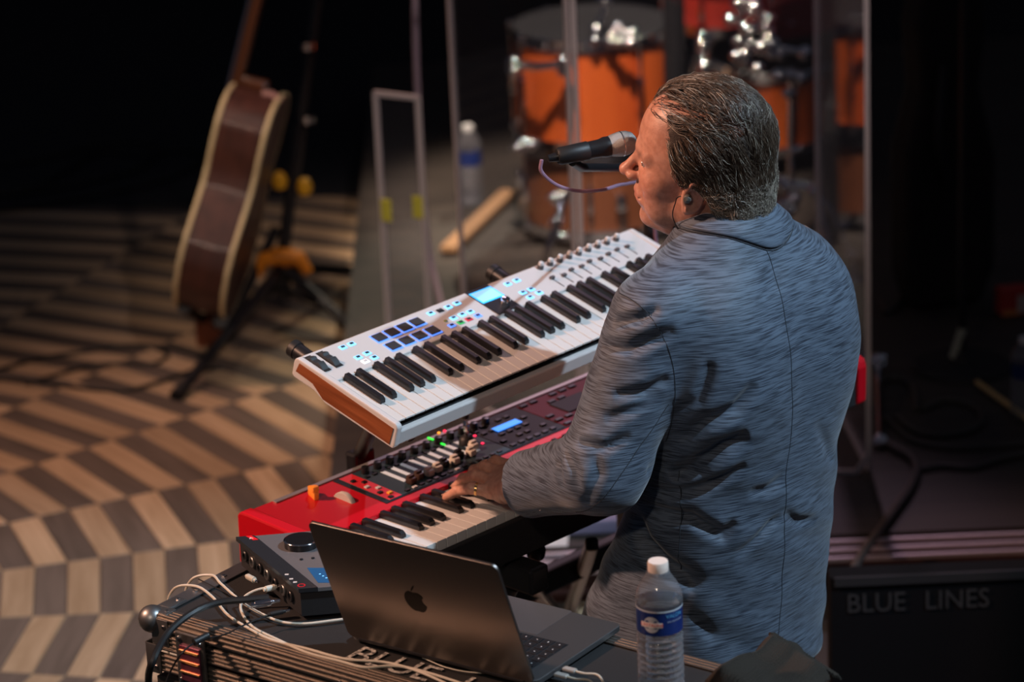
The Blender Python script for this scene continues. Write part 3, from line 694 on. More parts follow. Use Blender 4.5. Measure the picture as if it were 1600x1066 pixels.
# rear sockets along the left side
Ln = Ld.normalized(); out = V((-Ln.y, Ln.x, 0)); out = out if out.x < 0 else -out
RQ = out.to_track_quat('Z', 'Y').to_matrix().to_4x4()
for i, b in enumerate((.16, .27, .40, .52, .64, .76, .88)):
    p = ip(.004, b, .026 if i < 3 else .030)
    MB().lathe([(.0095, -.002), (.0095, .004), (.0085, .005), (.0055, .005), (.0050, -.001), (.0001, -.001)], 20, cap=False, M=RQ).build('socket', M_steel if i % 2 else M_blk, t, p, smooth=True)
# ------------------------------------------------------------------ cables on the case
def cz(u, v, z=.004): return atz(u, v, CT+z)
def over(P): P = V(P); return [P+V((-.035, .020, -.30)), P+V((-.030, .018, -.08)), P+V((-.016, .010, -.012))]
cable('usb_cable', over(atz(283, 916, CT+.0))+[cz(305, 916, .006), cz(332, 933), cz(355, 960), cz(385, 980), cz(425, 1000), cz(480, 1014), cz(540, 1030), cz(600, 1035), cz(650, 1048), cz(700, 1070), cz(730, 1090)], .0022, M_wc, 'white cable crossing the case from its left edge to the lettering')
cable('usb_cable', [cz(432, 918, .032), cz(405, 921, .03), cz(383, 932, .02), cz(376, 948, .008), cz(382, 965), cz(398, 982), cz(430, 998), cz(480, 1020), cz(530, 1033), cz(570, 1043), cz(620, 1041), cz(670, 1052), cz(740, 1075), cz(800, 1100)], .0022, M_wc, 'white cable looping from the plug in the audio interface')
cable('usb_cable', over(atz(310, 902, CT+.0))+[cz(330, 899, .005), cz(345, 912), cz(365, 930), cz(385, 946, .003), cz(410, 960), cz(440, 972), cz(475, 975), cz(520, 970), cz(560, 965), cz(600, 962)], .0022, M_wc, 'white cable passing under the black cable towards the laptop lid')
cable('laptop_cable', [cz(660, 1028), cz(700, 1044), cz(750, 1052), cz(820, 1050, .006)], .0009, M_wc, 'thin pale wire under the front of the laptop lid')
cable('power_cable', [atz(238, 1120, CT-.10), atz(232, 1066, CT-.05), atz(238, 1035, CT+.0), cz(262, 990, .02), cz(300, 958, .03), cz(340, 942, .035), cz(385, 937, .035), cz(420, 934, .034)], .0058, M_bc, 'thick black cable arching over the case corner')
cable('signal_cable', [atz(255, 1080, CT-.06), atz(266, 1050, CT-.03), cz(285, 1020, .008), cz(310, 1002, .01), cz(350, 992, .012), cz(375, 980, .02), cz(410, 965, .022), cz(430, 961, .022)], .0014, M_bc, 'thin black cable with a ferrite bead beside the latch')
o = MB().tube([cz(303, 1004, .012), cz(325, 993, .014)], [.0055, .0055], 14).build('ferrite_bead', M_rub, None, smooth=True); tag(o, 'black ferrite bead on the thin cable over the case edge', 'cable bead')
cable('thin_wire', [cz(310, 905, .004), cz(340, 920, .006), cz(360, 930, .01), cz(382, 940, .03)], .0010, M_bc, 'fine black wire at the left edge of the case')
def plug(name, a, b, r, m, label, ring=True):
    a = V(a); b = V(b); d = b-a
    t = empty(name, a, (0, 0, 0), label, 'plug')
    MB().tube([(0, 0, 0), d*.15, d*.16, d*.85, d*.86, d], [r*.6, r*.75, r, r, r*.75, r*.6], 16).build('sleeve', m, t, smooth=True)
    MB().tube([d, d*1.25], r*.45, 12).build('tip', M_chrome, t, smooth=True)
    return t
plug('jack_plug', cz(412, 922, .032), cz(432, 917, .032), .0052, mat('pale_plug', (.55, .53, .46), .45), 'pale plug in the left side of the audio interface')
plug('jack_plug', cz(418, 961, .024), cz(446, 955, .026), .0042, M_rub, 'black ribbed plug nearest the corner of the audio interface')
plug('jack_plug', cz(392, 946, .034), cz(428, 940, .034), .0060, M_chrome, 'shiny metal plug at the end of the thick black cable')
plug('jack_plug', cz(385, 900, .028), cz(400, 908, .028), .0050, mat('beige_plug', (.42, .40, .34), .5), 'small beige plug half way along the interface sockets')
# usb plugs at the laptop
bpy.context.view_layer.update(); LM = LAP.matrix_world
for i in range(2):
    a = LM @ V((LW+.001, .045+.022*i, .006)); b = LM @ V((LW+.026, .045+.022*i, .006)); 
    t = empty('usb_plug', a, (0, 0, rad(-35.5)), ['metal cable plug in the laptop side nearer the hinge', 'metal cable plug in the laptop side nearer the palm rest'][i], 'plug')
    MB().box((.014, 0, 0), (.022, .011, .0055), bev=.002).build('shell', mat('plug_pearl', (.55, .52, .48), .35, .5), t)
    MB().tube(smoothpath([(.025, 0, 0), (.040, 0, 0), (.060, .004, .001), (.08, -.01, .0), (.12, -.05, -.001)]), .0018, 8).build('cord', M_wc, t, smooth=True)
# ------------------------------------------------------------------ bottles
M_pet = bpy.data.materials.new('clear_plastic'); M_pet.use_nodes = True
b_ = M_pet.node_tree.nodes['Principled BSDF']; b_.inputs['Transmission Weight'].default_value = 1; b_.inputs['IOR'].default_value = 1.33; b_.inputs['Roughness'].default_value = .02; b_.inputs['Base Color'].default_value = (.97, .97, .98, 1); MATS['pet'] = M_pet
M_thin = thin_glass('bottle_far', (.75, .78, .80), 1.5, .08, .10)
M_lab = mat('label_blue', (.010, .025, .13), .3); M_cap = mat('cap_pink', (.80, .66, .58), .45)
def wrap(me, R, z0, a0):
    for q in me.vertices:
        a = a0+q.co.x/R; r = R+q.co.z; y = q.co.y; q.co = V((r*math.cos(a), r*math.sin(a), z0+y))
    return me
def bottle(loc, label, group=None, near=True, s=1.0, face=-90):
    t = empty('water_bottle', loc, (0, 0, 0), label, 'bottle', group)
    R = .0345; prof = [(.001, .004), (.018, .002), (.028, .0), (.0325, .004), (R, .012)]
    z = .016
    while z < .104:
        prof += [(R-.0002, z), (R-.0030, z+.0042), (R-.0002, z+.0084)]; z += .0098
    prof += [(R-.003, .108), (R-.0018, .112), (R-.0018, .152), (R, .155), (R-.0002, .165), (.0325, .173), (.026, .186), (.0185, .197), (.0135, .203), (.0130, .210), (.0125, .214)]
    prof = [(a*s, b*s) for a, b in prof]
    m = thin_glass('bottle_clear', (.94, .95, .96), 1.55, .06, .11) if near else M_thin
    inner = [(max(.0005, a-.0006*s), b+.0006*s) for a, b in prof]
    if near:
        MB().lathe(prof, 56, cap=False).build('shell', m, t, smooth=True, auto=60)
        wp = [(max(.0004, a-.0009*s), b+.0012*s) for a, b in prof if b < .158*s]; wp = [(.0003, wp[0][1])]+wp+[(wp[-1][0], .158*s), (.0003, .158*s)]
        MB().lathe(wp, 56, cap=False).build('water', mat('water', (.93, .96, .97), .0, trans=1, ior=1.33), t, smooth=True, auto=60)
    else:
        MB().lathe(prof, 32, cap=False).build('shell', m, t, smooth=True, auto=60)
    MB().lathe([(R*s-.0010, .1135*s), (R*s-.0008, .1137*s), (R*s-.0008, .1515*s), (R*s-.0010, .1517*s)], 56, cap=False).build('paper_label', M_lab, t, smooth=True, label='blue label')
    cp = MB().lathe([(.0145*s, .203*s), (.0150*s, .2035*s), (.0152*s, .206*s), (.0152*s, .216*s), (.0142*s, .2185*s), (.0001, .219*s)], 40, cap=False)
    cp.build('cap', M_cap if near else mat('cap_white', (.6, .6, .58), .5), t, smooth=True)
    MB().lathe([(.0165*s, .2005*s), (.0172*s, .2015*s), (.0165*s, .203*s), (.0135*s, .203*s)], 40, cap=False).build('neck_ring', m, t, smooth=True)
    if near:
        Rl = R*s-.0006; f = rad(face)
        # round emblem, name plate and words
        disc = MB(); n = 28
        disc.add([(0, 0, 0)]+[(.0125*math.cos(2*math.pi*i/n), .0125*math.sin(2*math.pi*i/n), 0) for i in range(n)], [(0, 1+i, 1+(i+1) % n) for i in range(n)])
        me = disc.mesh(); me.transform(Matrix.Translation((-.010, 0, 0))); addobj('emblem', wrap(me, Rl, .131, f), mat('emblem_silver', (.42, .45, .50), .4), t)
        me = text_mesh('CRISTALINE', .0068, 0.0001, align='CENTER'); me.transform(Matrix.Translation((-.010, 0, .0005))); 
        pl = MB().box((0, 0, 0), (.034, .0078, .0001)); sub = bmesh.new(); mm = pl.mesh(); sub.from_mesh(mm); bmesh.ops.subdivide_edges(sub, edges=sub.edges[:], cuts=7, use_grid_fill=True); sub.to_mesh(mm); sub.free()
        mm.transform(Matrix.Translation((-.010, .0022, .0003))); addobj('name_plate', wrap(mm, Rl, .1285, f), mat('plate_white', (.75, .72, .70), .4), t)
        addobj('lettering', wrap(me, Rl, .1285, f), mat('letter_red', (.65, .04, .03), .4), t, label='red word CRISTALINE')
        me = text_mesh('VALON', .0085, 0.0001); me.transform(Matrix.Translation((.012, 0, .0003))); addobj('lettering', wrap(me, Rl, .141, f), mat('letter_blue', (.10, .35, .60), .4), t, label='blue word VALON')
        me = text_mesh('EAU DE SOURCE', .0036, 0.0001); me.transform(Matrix.Translation((.014, 0, .0003))); addobj('lettering', wrap(me, Rl, .134, f), mat('letter_pale', (.35, .4, .5), .4), t, label='small pale words')
        MB().lathe([(R*s-.0005, .1525*s), (R*s-.0003, .1515*s), (R*s-.0003, .1500*s)], 56, cap=False).build('label_rim', mat('emblem_silver', 0), t)
    return t
pb = atz(1034, 1091, CT+.002)
bottle((pb.x, pb.y, CT+.0025), 'clear water bottle with blue label and pale cap standing on the flight case', near=True, face=-97)
BOTTLE_DONE = 1
# ------------------------------------------------------------------ ribbed black towel on the case corner
def towel():
    n1, n2 = 70, 60; vs = []; c0 = atz(1105, 1075, CT); c1 = atz(1203, 1008, CT); c2 = atz(1300, 1072, CT); c3 = atz(1200, 1150, CT)
    for i in range(n1):
        for j in range(n2):
            s_, q_ = i/(n1-1), j/(n2-1)
            P = c0.lerp(c1, s_).lerp(c3.lerp(c2, s_), q_); e = min(s_, 1-s_, q_, 1-q_)
            z = .006+.022*math.sin(min(1, e*7)*math.pi/2)+.005*math.sin(7*s_+2*q_)+.004*math.sin(9*q_-3*s_)+.0016*math.sin(q_*190)*min(1, e*9)
            P = P+V((.004*math.sin(17*q_), .004*math.sin(13*s_+2), z)); vs.append(P)
    c = c0; fs = [(i*n2+j, (i+1)*n2+j, (i+1)*n2+j+1, i*n2+j+1) for i in range(n1-1) for j in range(n2-1)]
    o = MB().add([v-c for v in vs], fs).build('towel', mat('towel_black', (.022, .016, .011), .95, bump=(500, 1.0, (1, 1, 1))), None, c, smooth=True)
    md = o.modifiers.new('s', 'SOLIDIFY'); md.thickness = .005; md.offset = 1
    tag(o, 'folded ribbed black towel at the right end of the flight case', 'towel')
    h = MB()
    for k in range(26):
        s_ = k/25; P = c1.lerp(c2, s_)-c+V((0, 0, .018)); d = V((.014, .012, -.014)); h.tube([P, P+d*.5+V((0, 0, .003)), P+d], [.003, .004, .002], 6)
    h.build('fringe', mat('towel_black', 0), o)
towel()
# ------------------------------------------------------------------ microphone and its stand
mh = aty(975, 224, 5.10); mt_ = aty(850, 249, 5.06); ax = (mt_-mh).normalized()
t = empty('microphone', mh, (0, 0, 0), 'black vocal microphone with silver grille held up to the man\'s nose', 'microphone')
Q = ax.to_track_quat('Z', 'Y').to_matrix().to_4x4()
MB().lathe([(.001, -.021), (.010, -.0195), (.0165, -.014), (.0200, -.005), (.0210, .003), (.0205, .008), (.0185, .020), (.0165, .026)], 32, cap=False, M=Q).build('grille', mat('grille_mesh', (.42, .43, .42), .42, .85, bump=(900, 1.0)), t, smooth=True)
MB().lathe([(.0208, .0035), (.0213, .004), (.0213, .005), (.0207, .0055)], 32, cap=False, M=Q).build('grille_band', M_chrome, t, smooth=True)
MB().lathe([(.0170, .026), (.0172, .034), (.0150, .042), (.0138, .080), (.0115, .108), (.0085, .112), (.0060, .132), (.0001, .133)], 28, cap=False, M=Q).build('handle', M_blk, t, smooth=True)
L_ = (mt_-mh).length
c0 = ax*.068; c1 = ax*.132
mb = MB().tube([ax*.062, ax*.064, ax*.112, ax*.116], [.0145, .0158, .0148, .0120], 20); st_ = empty('microphone_stand', atz(1010, 660, .0), (0, 0, 0), 'black boom stand holding the microphone, mostly hidden behind the man\'s head', 'stand')
SO = V(st_.location)
for k in range(len(mb.v)): mb.v[k] = tuple(V(mb.v[k])+mh-SO)
mb.build('clip', M_rub, st_, smooth=True)
jp = aty(1012, 262, 5.92)
MB().tube([mh+ax*.09-V((0, 0, .014))-SO, mh+ax*.075-V((0, -.03, .035))-SO, jp-SO], .0075, 14).build('boom', M_blk, st_, smooth=True)
base = V((jp.x, jp.y+.02, 0))
MB().tube([jp-SO, base+V((0, 0, .02))-SO], .011, 14).build('pole', M_blk, st_, smooth=True)
MB().lathe([(.0001, 0), (.012, -.014), (.018, 0), (.012, .014), (.0001, .016)], 16, cap=False).build('joint', M_rub, st_, jp-SO, smooth=True)
MB().lathe([(.085, 0), (.085, .012), (.02, .022), (.015, .05)], 32).build('base_plate', M_blk, st_, base-SO, smooth=True)
M_purp = mat('mauve_cable', (.30, .18, .26), .45)
cable('microphone_cable', [mt_+ax*.004, aty(846, 268, 5.06), aty(868, 288, 5.07), aty(900, 298, 5.09), aty(940, 297, 5.12), aty(975, 288, 5.25), aty(1005, 292, 5.7), jp+V((.01, -.015, -.12)), V((jp.x+.012, jp.y-.01, .9)), V((jp.x+.012, jp.y, .1)), V((jp.x+.2, jp.y-.1, .006))], .0030, M_purp, 'mauve cable hanging in a loop under the microphone')
# ------------------------------------------------------------------ acoustic guitar, seen edge-on
GS = 1.27
gb = aty(318, 486, 8.72); gt = aty(408, 125, 8.80)
gx = (gt-gb).normalized(); gy = V((0.13, 1, .0)); gy = (gy-gx*gy.dot(gx)).normalized(); gz = gx.cross(gy).normalized()
GM = Matrix((gx, gy, gz)).transposed()
t = empty('acoustic_guitar', gb, GM.to_euler(), 'dark acoustic guitar with cream edging, seen edge-on on a stand at the left', 'guitar')
GL = .52*GS; TH_ = .112*GS
def gw(s):
    return GS*float(np.interp(s, [0, .03, .08, .16, .26, .36, .48, .58, .66, .76, .86, .94, .98, 1.0], [0, .075, .125, .170, .195, .192, .155, .125, .122, .138, .143, .125, .085, 0]))
ss = [0, .01, .03]+[.06+.0235*i for i in range(40)]+[.99, 1.0]; ss = sorted(set([min(1, s) for s in ss]))
outl = [(s*GL, gw(s)) for s in ss]+[(s*GL, -gw(s)) for s in ss[::-1][1:-1]]
M_mah = wood_mat('mahogany_side', (.045, .014, .010), (.095, .030, .020), .5, .5, 'X', .08)
rim = MB(); n = len(outl); rim.prism(outl, -TH_/2, TH_/2); rim.build('sides', M_mah, t, smooth=True)
M_bind = mat('cream_binding', (.80, .66, .38), .45)
for s_ in (-1, 1): MB().tube([(p[0], p[1], s_*(TH_/2-.003)) for p in outl+[outl[0]]], .0068, 8, cap=False).build('binding', M_bind, t, smooth=True)
MB().prism([(p[0]*.995+.002, p[1]*.99) for p in outl], TH_/2, TH_/2+.003).build('soundboard', mat('spruce', (.45, .25, .10), .35), t)
MB().prism([(p[0]*.995+.002, p[1]*.99) for p in outl], -TH_/2-.003, -TH_/2).build('back', M_mah, t)
MB().lathe([(.052*GS, 0), (.05*GS, .002)], 32).build('sound_hole', M_blkm, t, (GL*.66, 0, TH_/2+.0035))
MB().box((GL*.28, 0, TH_/2+.008), (.03, .17, .010), bev=.003).build('bridge', M_blk, t)
nk = MB().box((GL+.24*GS, 0, TH_/2-.010), (.50*GS, .052*GS, .018*GS), bev=.008); nk.box((GL+.012, 0, TH_/2-.05), (.03, .05, .09), bev=.008)
nk.build('neck', wood_mat('neck_wood', (.10, .035, .015), (.20, .07, .03), .3, .5, 'X'), t, smooth=True)
MB().box((GL+.16*GS, 0, TH_/2+.006), (.66*GS, .054*GS, .007)).build('fingerboard', mat('rosewood', (.05, .02, .012), .4), t)
MB().box((GL+.58*GS, 0, TH_/2-.012), (.20*GS, .075*GS, .018), bev=.004).build('headstock', M_blk, t)
for i in range(6): MB().tube([(GL*.28, -.027+i*.0105, TH_/2+.014), (GL+.48*GS, -.021+i*.0085, TH_/2+.016)], .0006, 4).build('string', M_chrome, t)
MB().lathe([(.004, 0), (.004, .012), (.010, .016), (.009, .022), (.0001, .023)], 12, cap=False, M=Matrix.Rotation(rad(90), 4, 'Y')).build('strap_button', M_chrome, t, (GL, -.03, -.02), smooth=True)
MB().tube([(GL-.005, -.045, -.02), (GL+.002, -.05, -.045), (GL-.012, -.055, -.075)], .009, 10).build('strap_end', mat('pink_strap', (.42, .22, .20), .5), t, smooth=True)
# guitar stand
M_yel = mat('stand_yellow', (.80, .42, .02), .45); M_org = mat('stand_orange', (.85, .28, .02), .45)
br = aty(441, 405, 8.95)
t = empty('guitar_stand', (br.x, br.y, 0), (0, 0, 0), 'black tripod guitar stand with orange collar and yellow knobs', 'stand'); o0 = V((br.x, br.y, 0))
def gs(p): return V(p)-o0
top_ = aty(497, -10, 9.05)
MB().tube([gs(br+V((0, 0, -.12))), gs(br), gs(br.lerp(top_, .5))], .019, 14).build('pole', M_blk, t, smooth=True)
MB().tube([gs(br.lerp(top_, .5)), gs(top_)], .013, 14).build('upper_pole', M_blk, t, smooth=True)
for (u, v) in ((480, 187), (481, 72)):
    p = aty(u, v, 9.0); MB().tube([gs(p+V((0, 0, -.008))), gs(p+V((0, 0, .012)))], .0225, 14).build('ring', M_chrome, t, smooth=True)
mb = MB().tube([gs(br+V((-.075, -.03, -.035))), gs(br+V((-.05, -.03, .012))), gs(br+V((0, -.035, .02))), gs(br+V((.05, -.03, .012))), gs(br+V((.075, -.03, -.035)))], [.016, .024, .026, .024, .016], 12)
mb.tube([gs(br+V((0, 0, -.02))), gs(br+V((0, 0, .03)))], .034, 16); mb.build('collar', M_org, t, smooth=True)
for (u, v) in ((437, 283), (476, 292)):
    p = aty(u, v, 8.95); MB().lathe([(.0001, -.028), (.018, -.02), (.024, 0), (.016, .022), (.0001, .03)], 14, cap=False).build('knob', M_yel, t, gs(p), smooth=True)
f1 = atz(275, 620, .012); 
for f, k in ((f1, .0), (atz(566, 535, .012)+V((.0, .05, 0)), 0), (atz(590, 425, .012), 0)):
    s0 = br+V((0, -.01, -.02)); mid = s0.lerp(f, .5)
    MB().tube([gs(s0), gs(f+(s0-f)*.04)], [.019, .015], 12).build('leg', M_blk, t, smooth=True)
    MB().tube([gs(f+(s0-f)*.08), gs(f)], [.019, .021], 12).build('rubber_foot', M_rub, t, smooth=True)
b2 = atz(425, 500, .05); MB().tube([gs(br), gs(V((br.x-.02, br.y, .10)))], .017, 12).build('center_post', M_blk, t, smooth=True)
for f in (f1, atz(566, 535, .012)):
    MB().tube([gs(V((br.x-.02, br.y, .12))), gs((br+V((0, 0, -.02))).lerp(f, .55))], .008, 8).build('stay', M_blk, t, smooth=True)
cr = aty(330, 505, 8.85); MB().tube([gs(V((br.x-.01, br.y, .30))), gs(cr+V((0.05, .02, -.02))), gs(cr)], .015, 10).build('cradle_arm', M_blk, t, smooth=True)
for (u, v) in ((288, 478), (345, 500)):
    p = aty(u, v, 8.62); MB().tube([gs(cr), gs(p+V((0, .05, -.03))), gs(p)], [.013, .018, .022], 10).build('cradle_pad', M_rub, t, smooth=True)
MB().box(gs(aty(330, 515, 8.8)), (.09, .03, .10), bev=.01).build('cradle_block', mat('dark_orange', (.20, .05, .02), .5), t)
# ------------------------------------------------------------------ cables on the floor, left
M_fc = mat('floor_cable', (.014, .013, .012), .5)
def fcable(pts, r, label, z=.0, m=None, group=None): return cable('cable', [atz(u, v, z+r) for u, v in pts], r, m or M_fc, label, group=group)
fcable([(-60, 588), (0, 577), (60, 560), (140, 548), (190, 540), (250, 541), (292, 548), (330, 560)], .006, 'black cable on the parquet running behind the guitar, farthest of the lit ones')
fcable([(-60, 590), (0, 592), (60, 597), (130, 606), (195, 610), (245, 598), (300, 580), (350, 575)], .006, 'black cable on the parquet passing nearest the stand\'s front foot')
fcable([(40, 600), (90, 585), (140, 572), (190, 568), (235, 570), (262, 555), (240, 541)], .0055, 'black cable looped between the two parquet cables')
fcable([(-80, 262), (0, 256), (80, 245), (150, 225), (225, 222), (245, 238), (215, 262), (130, 285), (40, 300), (-60, 306)], .009, 'black cable coil on the dark carpet, outer loop', z=.004)
fcable([(-60, 302), (20, 296), (70, 285), (110, 262), (160, 235), (220, 240), (300, 235), (310, 255), (240, 285), (120, 310), (20, 325), (-60, 330)], .009, 'black cable coil on the dark carpet, inner loop near the parquet edge', z=.004)
# ------------------------------------------------------------------ drums
M_dor = bpy.data.materials.new('orange_drum_shell'); M_dor.use_nodes = True; MATS['dor'] = M_dor
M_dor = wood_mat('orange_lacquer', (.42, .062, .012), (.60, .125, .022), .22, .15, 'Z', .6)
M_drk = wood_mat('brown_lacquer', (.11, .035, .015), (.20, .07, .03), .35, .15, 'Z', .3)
def drum(c, r, h, shell, label, lugs=8, a0=0, tilt=(0, 0, 0), legs=0, cat='drum'):
    t = empty('drum', c, tilt, label, cat)
    MB().lathe([(r, 0), (r, h), (r-.006, h), (r-.006, 0), (r, 0)], 56, cap=False).build('shell', shell, t, smooth=True)
    for z in (0, h):
        s = 1 if z else -1
        MB().lathe([(r+.004, z-s*.022), (r+.008, z-s*.022), (r+.009, z+s*.010), (r+.002, z+s*.012), (r+.002, z+s*.004), (r+.004, z-s*.022)], 56, cap=False).build('hoop', M_chrome, t, smooth=True)
        MB().lathe([(r+.001, z+s*.001), (r+.001, z+s*.003)], 56).build('head', mat('drum_head', (.012, .012, .014), .9, spec=.1), t, smooth=True)
    for i in range(lugs):
        a = rad(a0)+2*math.pi*i/lugs; R = Matrix.Rotation(a, 4, 'Z'); mb = MB()
        mb.box(R @ V((r+.012, 0, h/2)), (.024, .018, h*.34), M=R.to_3x3(), bev=.005)
        mb.tube([R @ V((r+.016, 0, -.004)), R @ V((r+.016, 0, h+.008))], .0042, 8); mb.box(R @ V((r+.016, 0, h+.004)), (.014, .014, .020), bev=.003); mb.box(R @ V((r+.016, 0, .004)), (.014, .014, .020), bev=.003)
        mb.build('lug', M_chrome, t, smooth=True)
    for i in range(legs):
        a = rad(a0+22)+2*math.pi*i/legs; R = Matrix.Rotation(a, 4, 'Z')
        MB().tube([R @ V((r+.02, 0, h*.55)), R @ V((r+.02, 0, -.04)), R @ V((r+.05, 0, RZ-V(c).z+.012))], .006, 8).box(R @ V((r+.016, 0, h*.45)), (.03, .025, .05), bev=.004).build('leg', M_chrome, t, smooth=True)
    return t
dx = atz(797, 400, RZ); yy = 9.28; rr = .235
zc_ = aty(900, 378, yy-rr).z; zb = aty(900, 236, yy-rr).z; ztp = aty(900, 72, yy-rr).z
xl = aty(799, 150, yy-.05).x
drum((xl+rr+.012, yy, zb), rr, ztp-zb, M_dor, 'orange lacquered tom with chrome hoops behind the acrylic panels', 8, 256, legs=0)
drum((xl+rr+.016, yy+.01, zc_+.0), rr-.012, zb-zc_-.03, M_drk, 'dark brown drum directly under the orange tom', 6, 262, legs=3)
p = aty(1175, 60, 9.9); drum((p.x+.02, 9.95, p.z-.30), .22, .26, M_dor, 'orange drum seen above and behind the man\'s head', 8, 20, (rad(8), rad(5), 0))
p = aty(1120, 5, 9.7); drum((p.x, 9.7, p.z-.02), .16, .16, mat('wine_shell', (.35, .03, .02), .25, coat=.5), 'small red rack tom at the top edge, cut by the frame', 6, 10, (rad(14), 0, 0))
def hardware(name, label, polys, extra=(), r=.011, m=None, cat='stand', base=None):
    pts0 = V(polys[0][0]) if base is None else V(base); t = empty(name, (pts0.x, pts0.y, RZ), (0, 0, 0), label, cat); o = V(t.location); q = random.Random(len(label))
    for i, pl in enumerate(polys):
        MB().tube([V(p)-o for p in pl], r*(1 if i == 0 else .8), 12).build('tube', m or M_chrome, t, smooth=True)
        for p in (pl[0], pl[-1]): MB().lathe([(.0001, -.021)]+[(.021*math.cos(rad(a)), .021*math.sin(rad(a))) for a in range(-75, 76, 15)]+[(.0001, .021)], 18, cap=False, M=Matrix.Rotation(q.random()*3, 4, 'X')).build('glint_clamp', M_chrome, t, V(p)-o, smooth=True)  # clamps rounded into chrome balls to catch glints
    for p in extra:  # wing nuts enlarged into chrome balls for their glints
        mb = MB().tube([V(p)-o+V((-.02, 0, 0)), V(p)-o+V((.02, .0, .006))], [.006, .009], 8); mb.lathe([(.0001, -.0165)]+[(.0165*math.cos(rad(a)), .0165*math.sin(rad(a))) for a in range(-75, 76, 15)]+[(.0001, .0165)], 18, V(p)-o, cap=False)
        mb.build('glint_nut', M_chrome, t, smooth=True)
    return t
A = lambda u, v, y: tuple(aty(u, v, y))
G = lambda u, v: tuple(atz(u, v, RZ+.01))
hardware('cymbal_stand', 'chrome cymbal stand right of the man\'s head, tripod folded low', [[A(1236, 118, 8.6), A(1236, 300, 8.6), (aty(1236, 300, 8.6).x, 8.6, RZ+.25)], [A(1203, 72, 8.6), A(1258, 82, 8.6)], [A(1215, 118, 8.55), A(1250, 122, 8.6)], [A(1228, 292, 8.5), A(1268, 296, 8.4), A(1300, 330, 8.3), A(1330, 400, 8.2)]], [A(1206, 68, 8.6), A(1205, 84, 8.6), A(1219, 84, 8.6), A(1225, 116, 8.6), A(1233, 146, 8.6), A(1240, 235, 8.6), A(1220, 284, 8.5), A(1236, 297, 8.5), A(1246, 290, 8.5), A(1257, 292, 8.5), A(1268, 298, 8.5)])
hardware('hihat_stand', 'chrome stand with jointed legs between the man\'s right shoulder and the cut corner panel', [[A(1330, 400, 8.2), A(1335, 425, 8.2), A(1318, 470, 8.15), A(1345, 560, 8.0)], [A(1275, 300, 8.3), A(1300, 400, 8.2), A(1318, 470, 8.1)], [A(1240, 310, 8.3), A(1228, 332, 8.25)], [A(1345, 560, 8.0), A(1372, 575, 7.9), tuple(atz(1375, 690, RZ+.014))]], [A(1317, 354, 8.2), A(1330, 400, 8.2), A(1322, 438, 8.2), A(1336, 441, 8.15), A(1224, 320, 8.2), A(1230, 330, 8.2), A(1357, 565, 7.9), A(1371, 571, 7.9), A(1372, 562, 7.9)], r=.010)
hardware('rack_clamp', 'cluster of chrome tom mounts and wing nuts above the man\'s head', [[A(1150, -20, 9.3), A(1160, 40, 9.3), A(1162, 95, 9.3)], [A(1140, 30, 9.3), A(1200, 50, 9.3)], [A(1180, 10, 9.2), A(1200, 60, 9.2)], [A(1150, 88, 9.2), A(1188, 75, 9.2)]], [A(1152, 6, 9.2), A(1163, 4, 9.2), A(1175, 8, 9.2), A(1172, 18, 9.2), A(1165, 44, 9.2), A(1172, 47, 9.2), A(1196, 40, 9.2), A(1153, 64, 9.2), A(1172, 70, 9.2), A(1163, 84, 9.2), A(1200, 30, 9.2), A(1182, 106, 9.2)], base=A(1160, 400, 9.3))
hardware('tom_mount', 'chrome wing nuts on the rim of the orange tom, left of the black post', [[A(932, 45, 9.15), A(945, 20, 9.15), A(948, -15, 9.15)], [A(962, 52, 9.1), A(990, 50, 9.1)]], [A(930, 63, 9.02), A(953, 66, 9.02), A(968, 67, 9.0), A(985, 68, 9.0), A(965, 42, 9.05), A(986, 52, 9.05), A(945, 2, 9.1), A(953, 56, 9.05)], base=A(945, 400, 9.5))
hardware('bass_drum_spur', 'short chrome leg in front of the brown drum', [[A(880, 305, 8.8), A(873, 345, 8.75), A(855, 392, 8.75), tuple(atz(846, 425, RZ+.008))]], [A(866, 308, 8.8), A(876, 318, 8.8), A(869, 346, 8.75), A(878, 370, 8.75), A(884, 306, 8.8)], r=.013)
hardware('tom_bracket', 'chrome arm clamped on the left flank of the orange tom', [[A(802, 100, 9.1), A(840, 104, 9.0), A(885, 100, 9.0)]], [A(803, 96, 9.05), A(803, 110, 9.05), A(880, 95, 9.0), A(880, 112, 9.0), A(808, 232, 9.0), A(820, 222, 9.0), A(832, 226, 9.0)], r=.012, base=A(802, 400, 9.3))
hardware('black_post', 'thick black post rising behind the man\'s forehead', [[A(1052, -20, 9.0), (aty(1052, -20, 9.0).x-.01, 9.0, RZ+.01)]], [], r=.032, m=M_blk)
hardware('pedal_stand', 'chrome tube with pale cap in front of the man\'s chin', [[A(1107, 60, 9.2), A(1107, 110, 9.2), (aty(1107, 110, 9.2).x, 9.2, RZ+.01)]], [A(1098, 56, 9.1), A(1097, 68, 9.1), A(1098, 75, 9.1), A(1100, 103, 9.1), A(1099, 110, 9.1)], r=.007, base=A(1107, 300, 9.2))
cable('hanging_cable', [aty(648, -30, 8.4), aty(650, 80, 8.4), aty(655, 200, 8.4), aty(662, 320, 8.4), aty(672, 400, 8.4), aty(688, 470, 8.3), aty(700, 520, 8.2)], .0085, mat('pale_mauve', (.42, .33, .38), .5), 'pale cable hanging straight down left of the drum shield')
bp_ = atz(736, 318, RZ+.003); bottle((bp_.x, bp_.y, RZ+.002), 'blurred water bottle behind the acrylic panels, left of the drums', near=False, s=1.16)
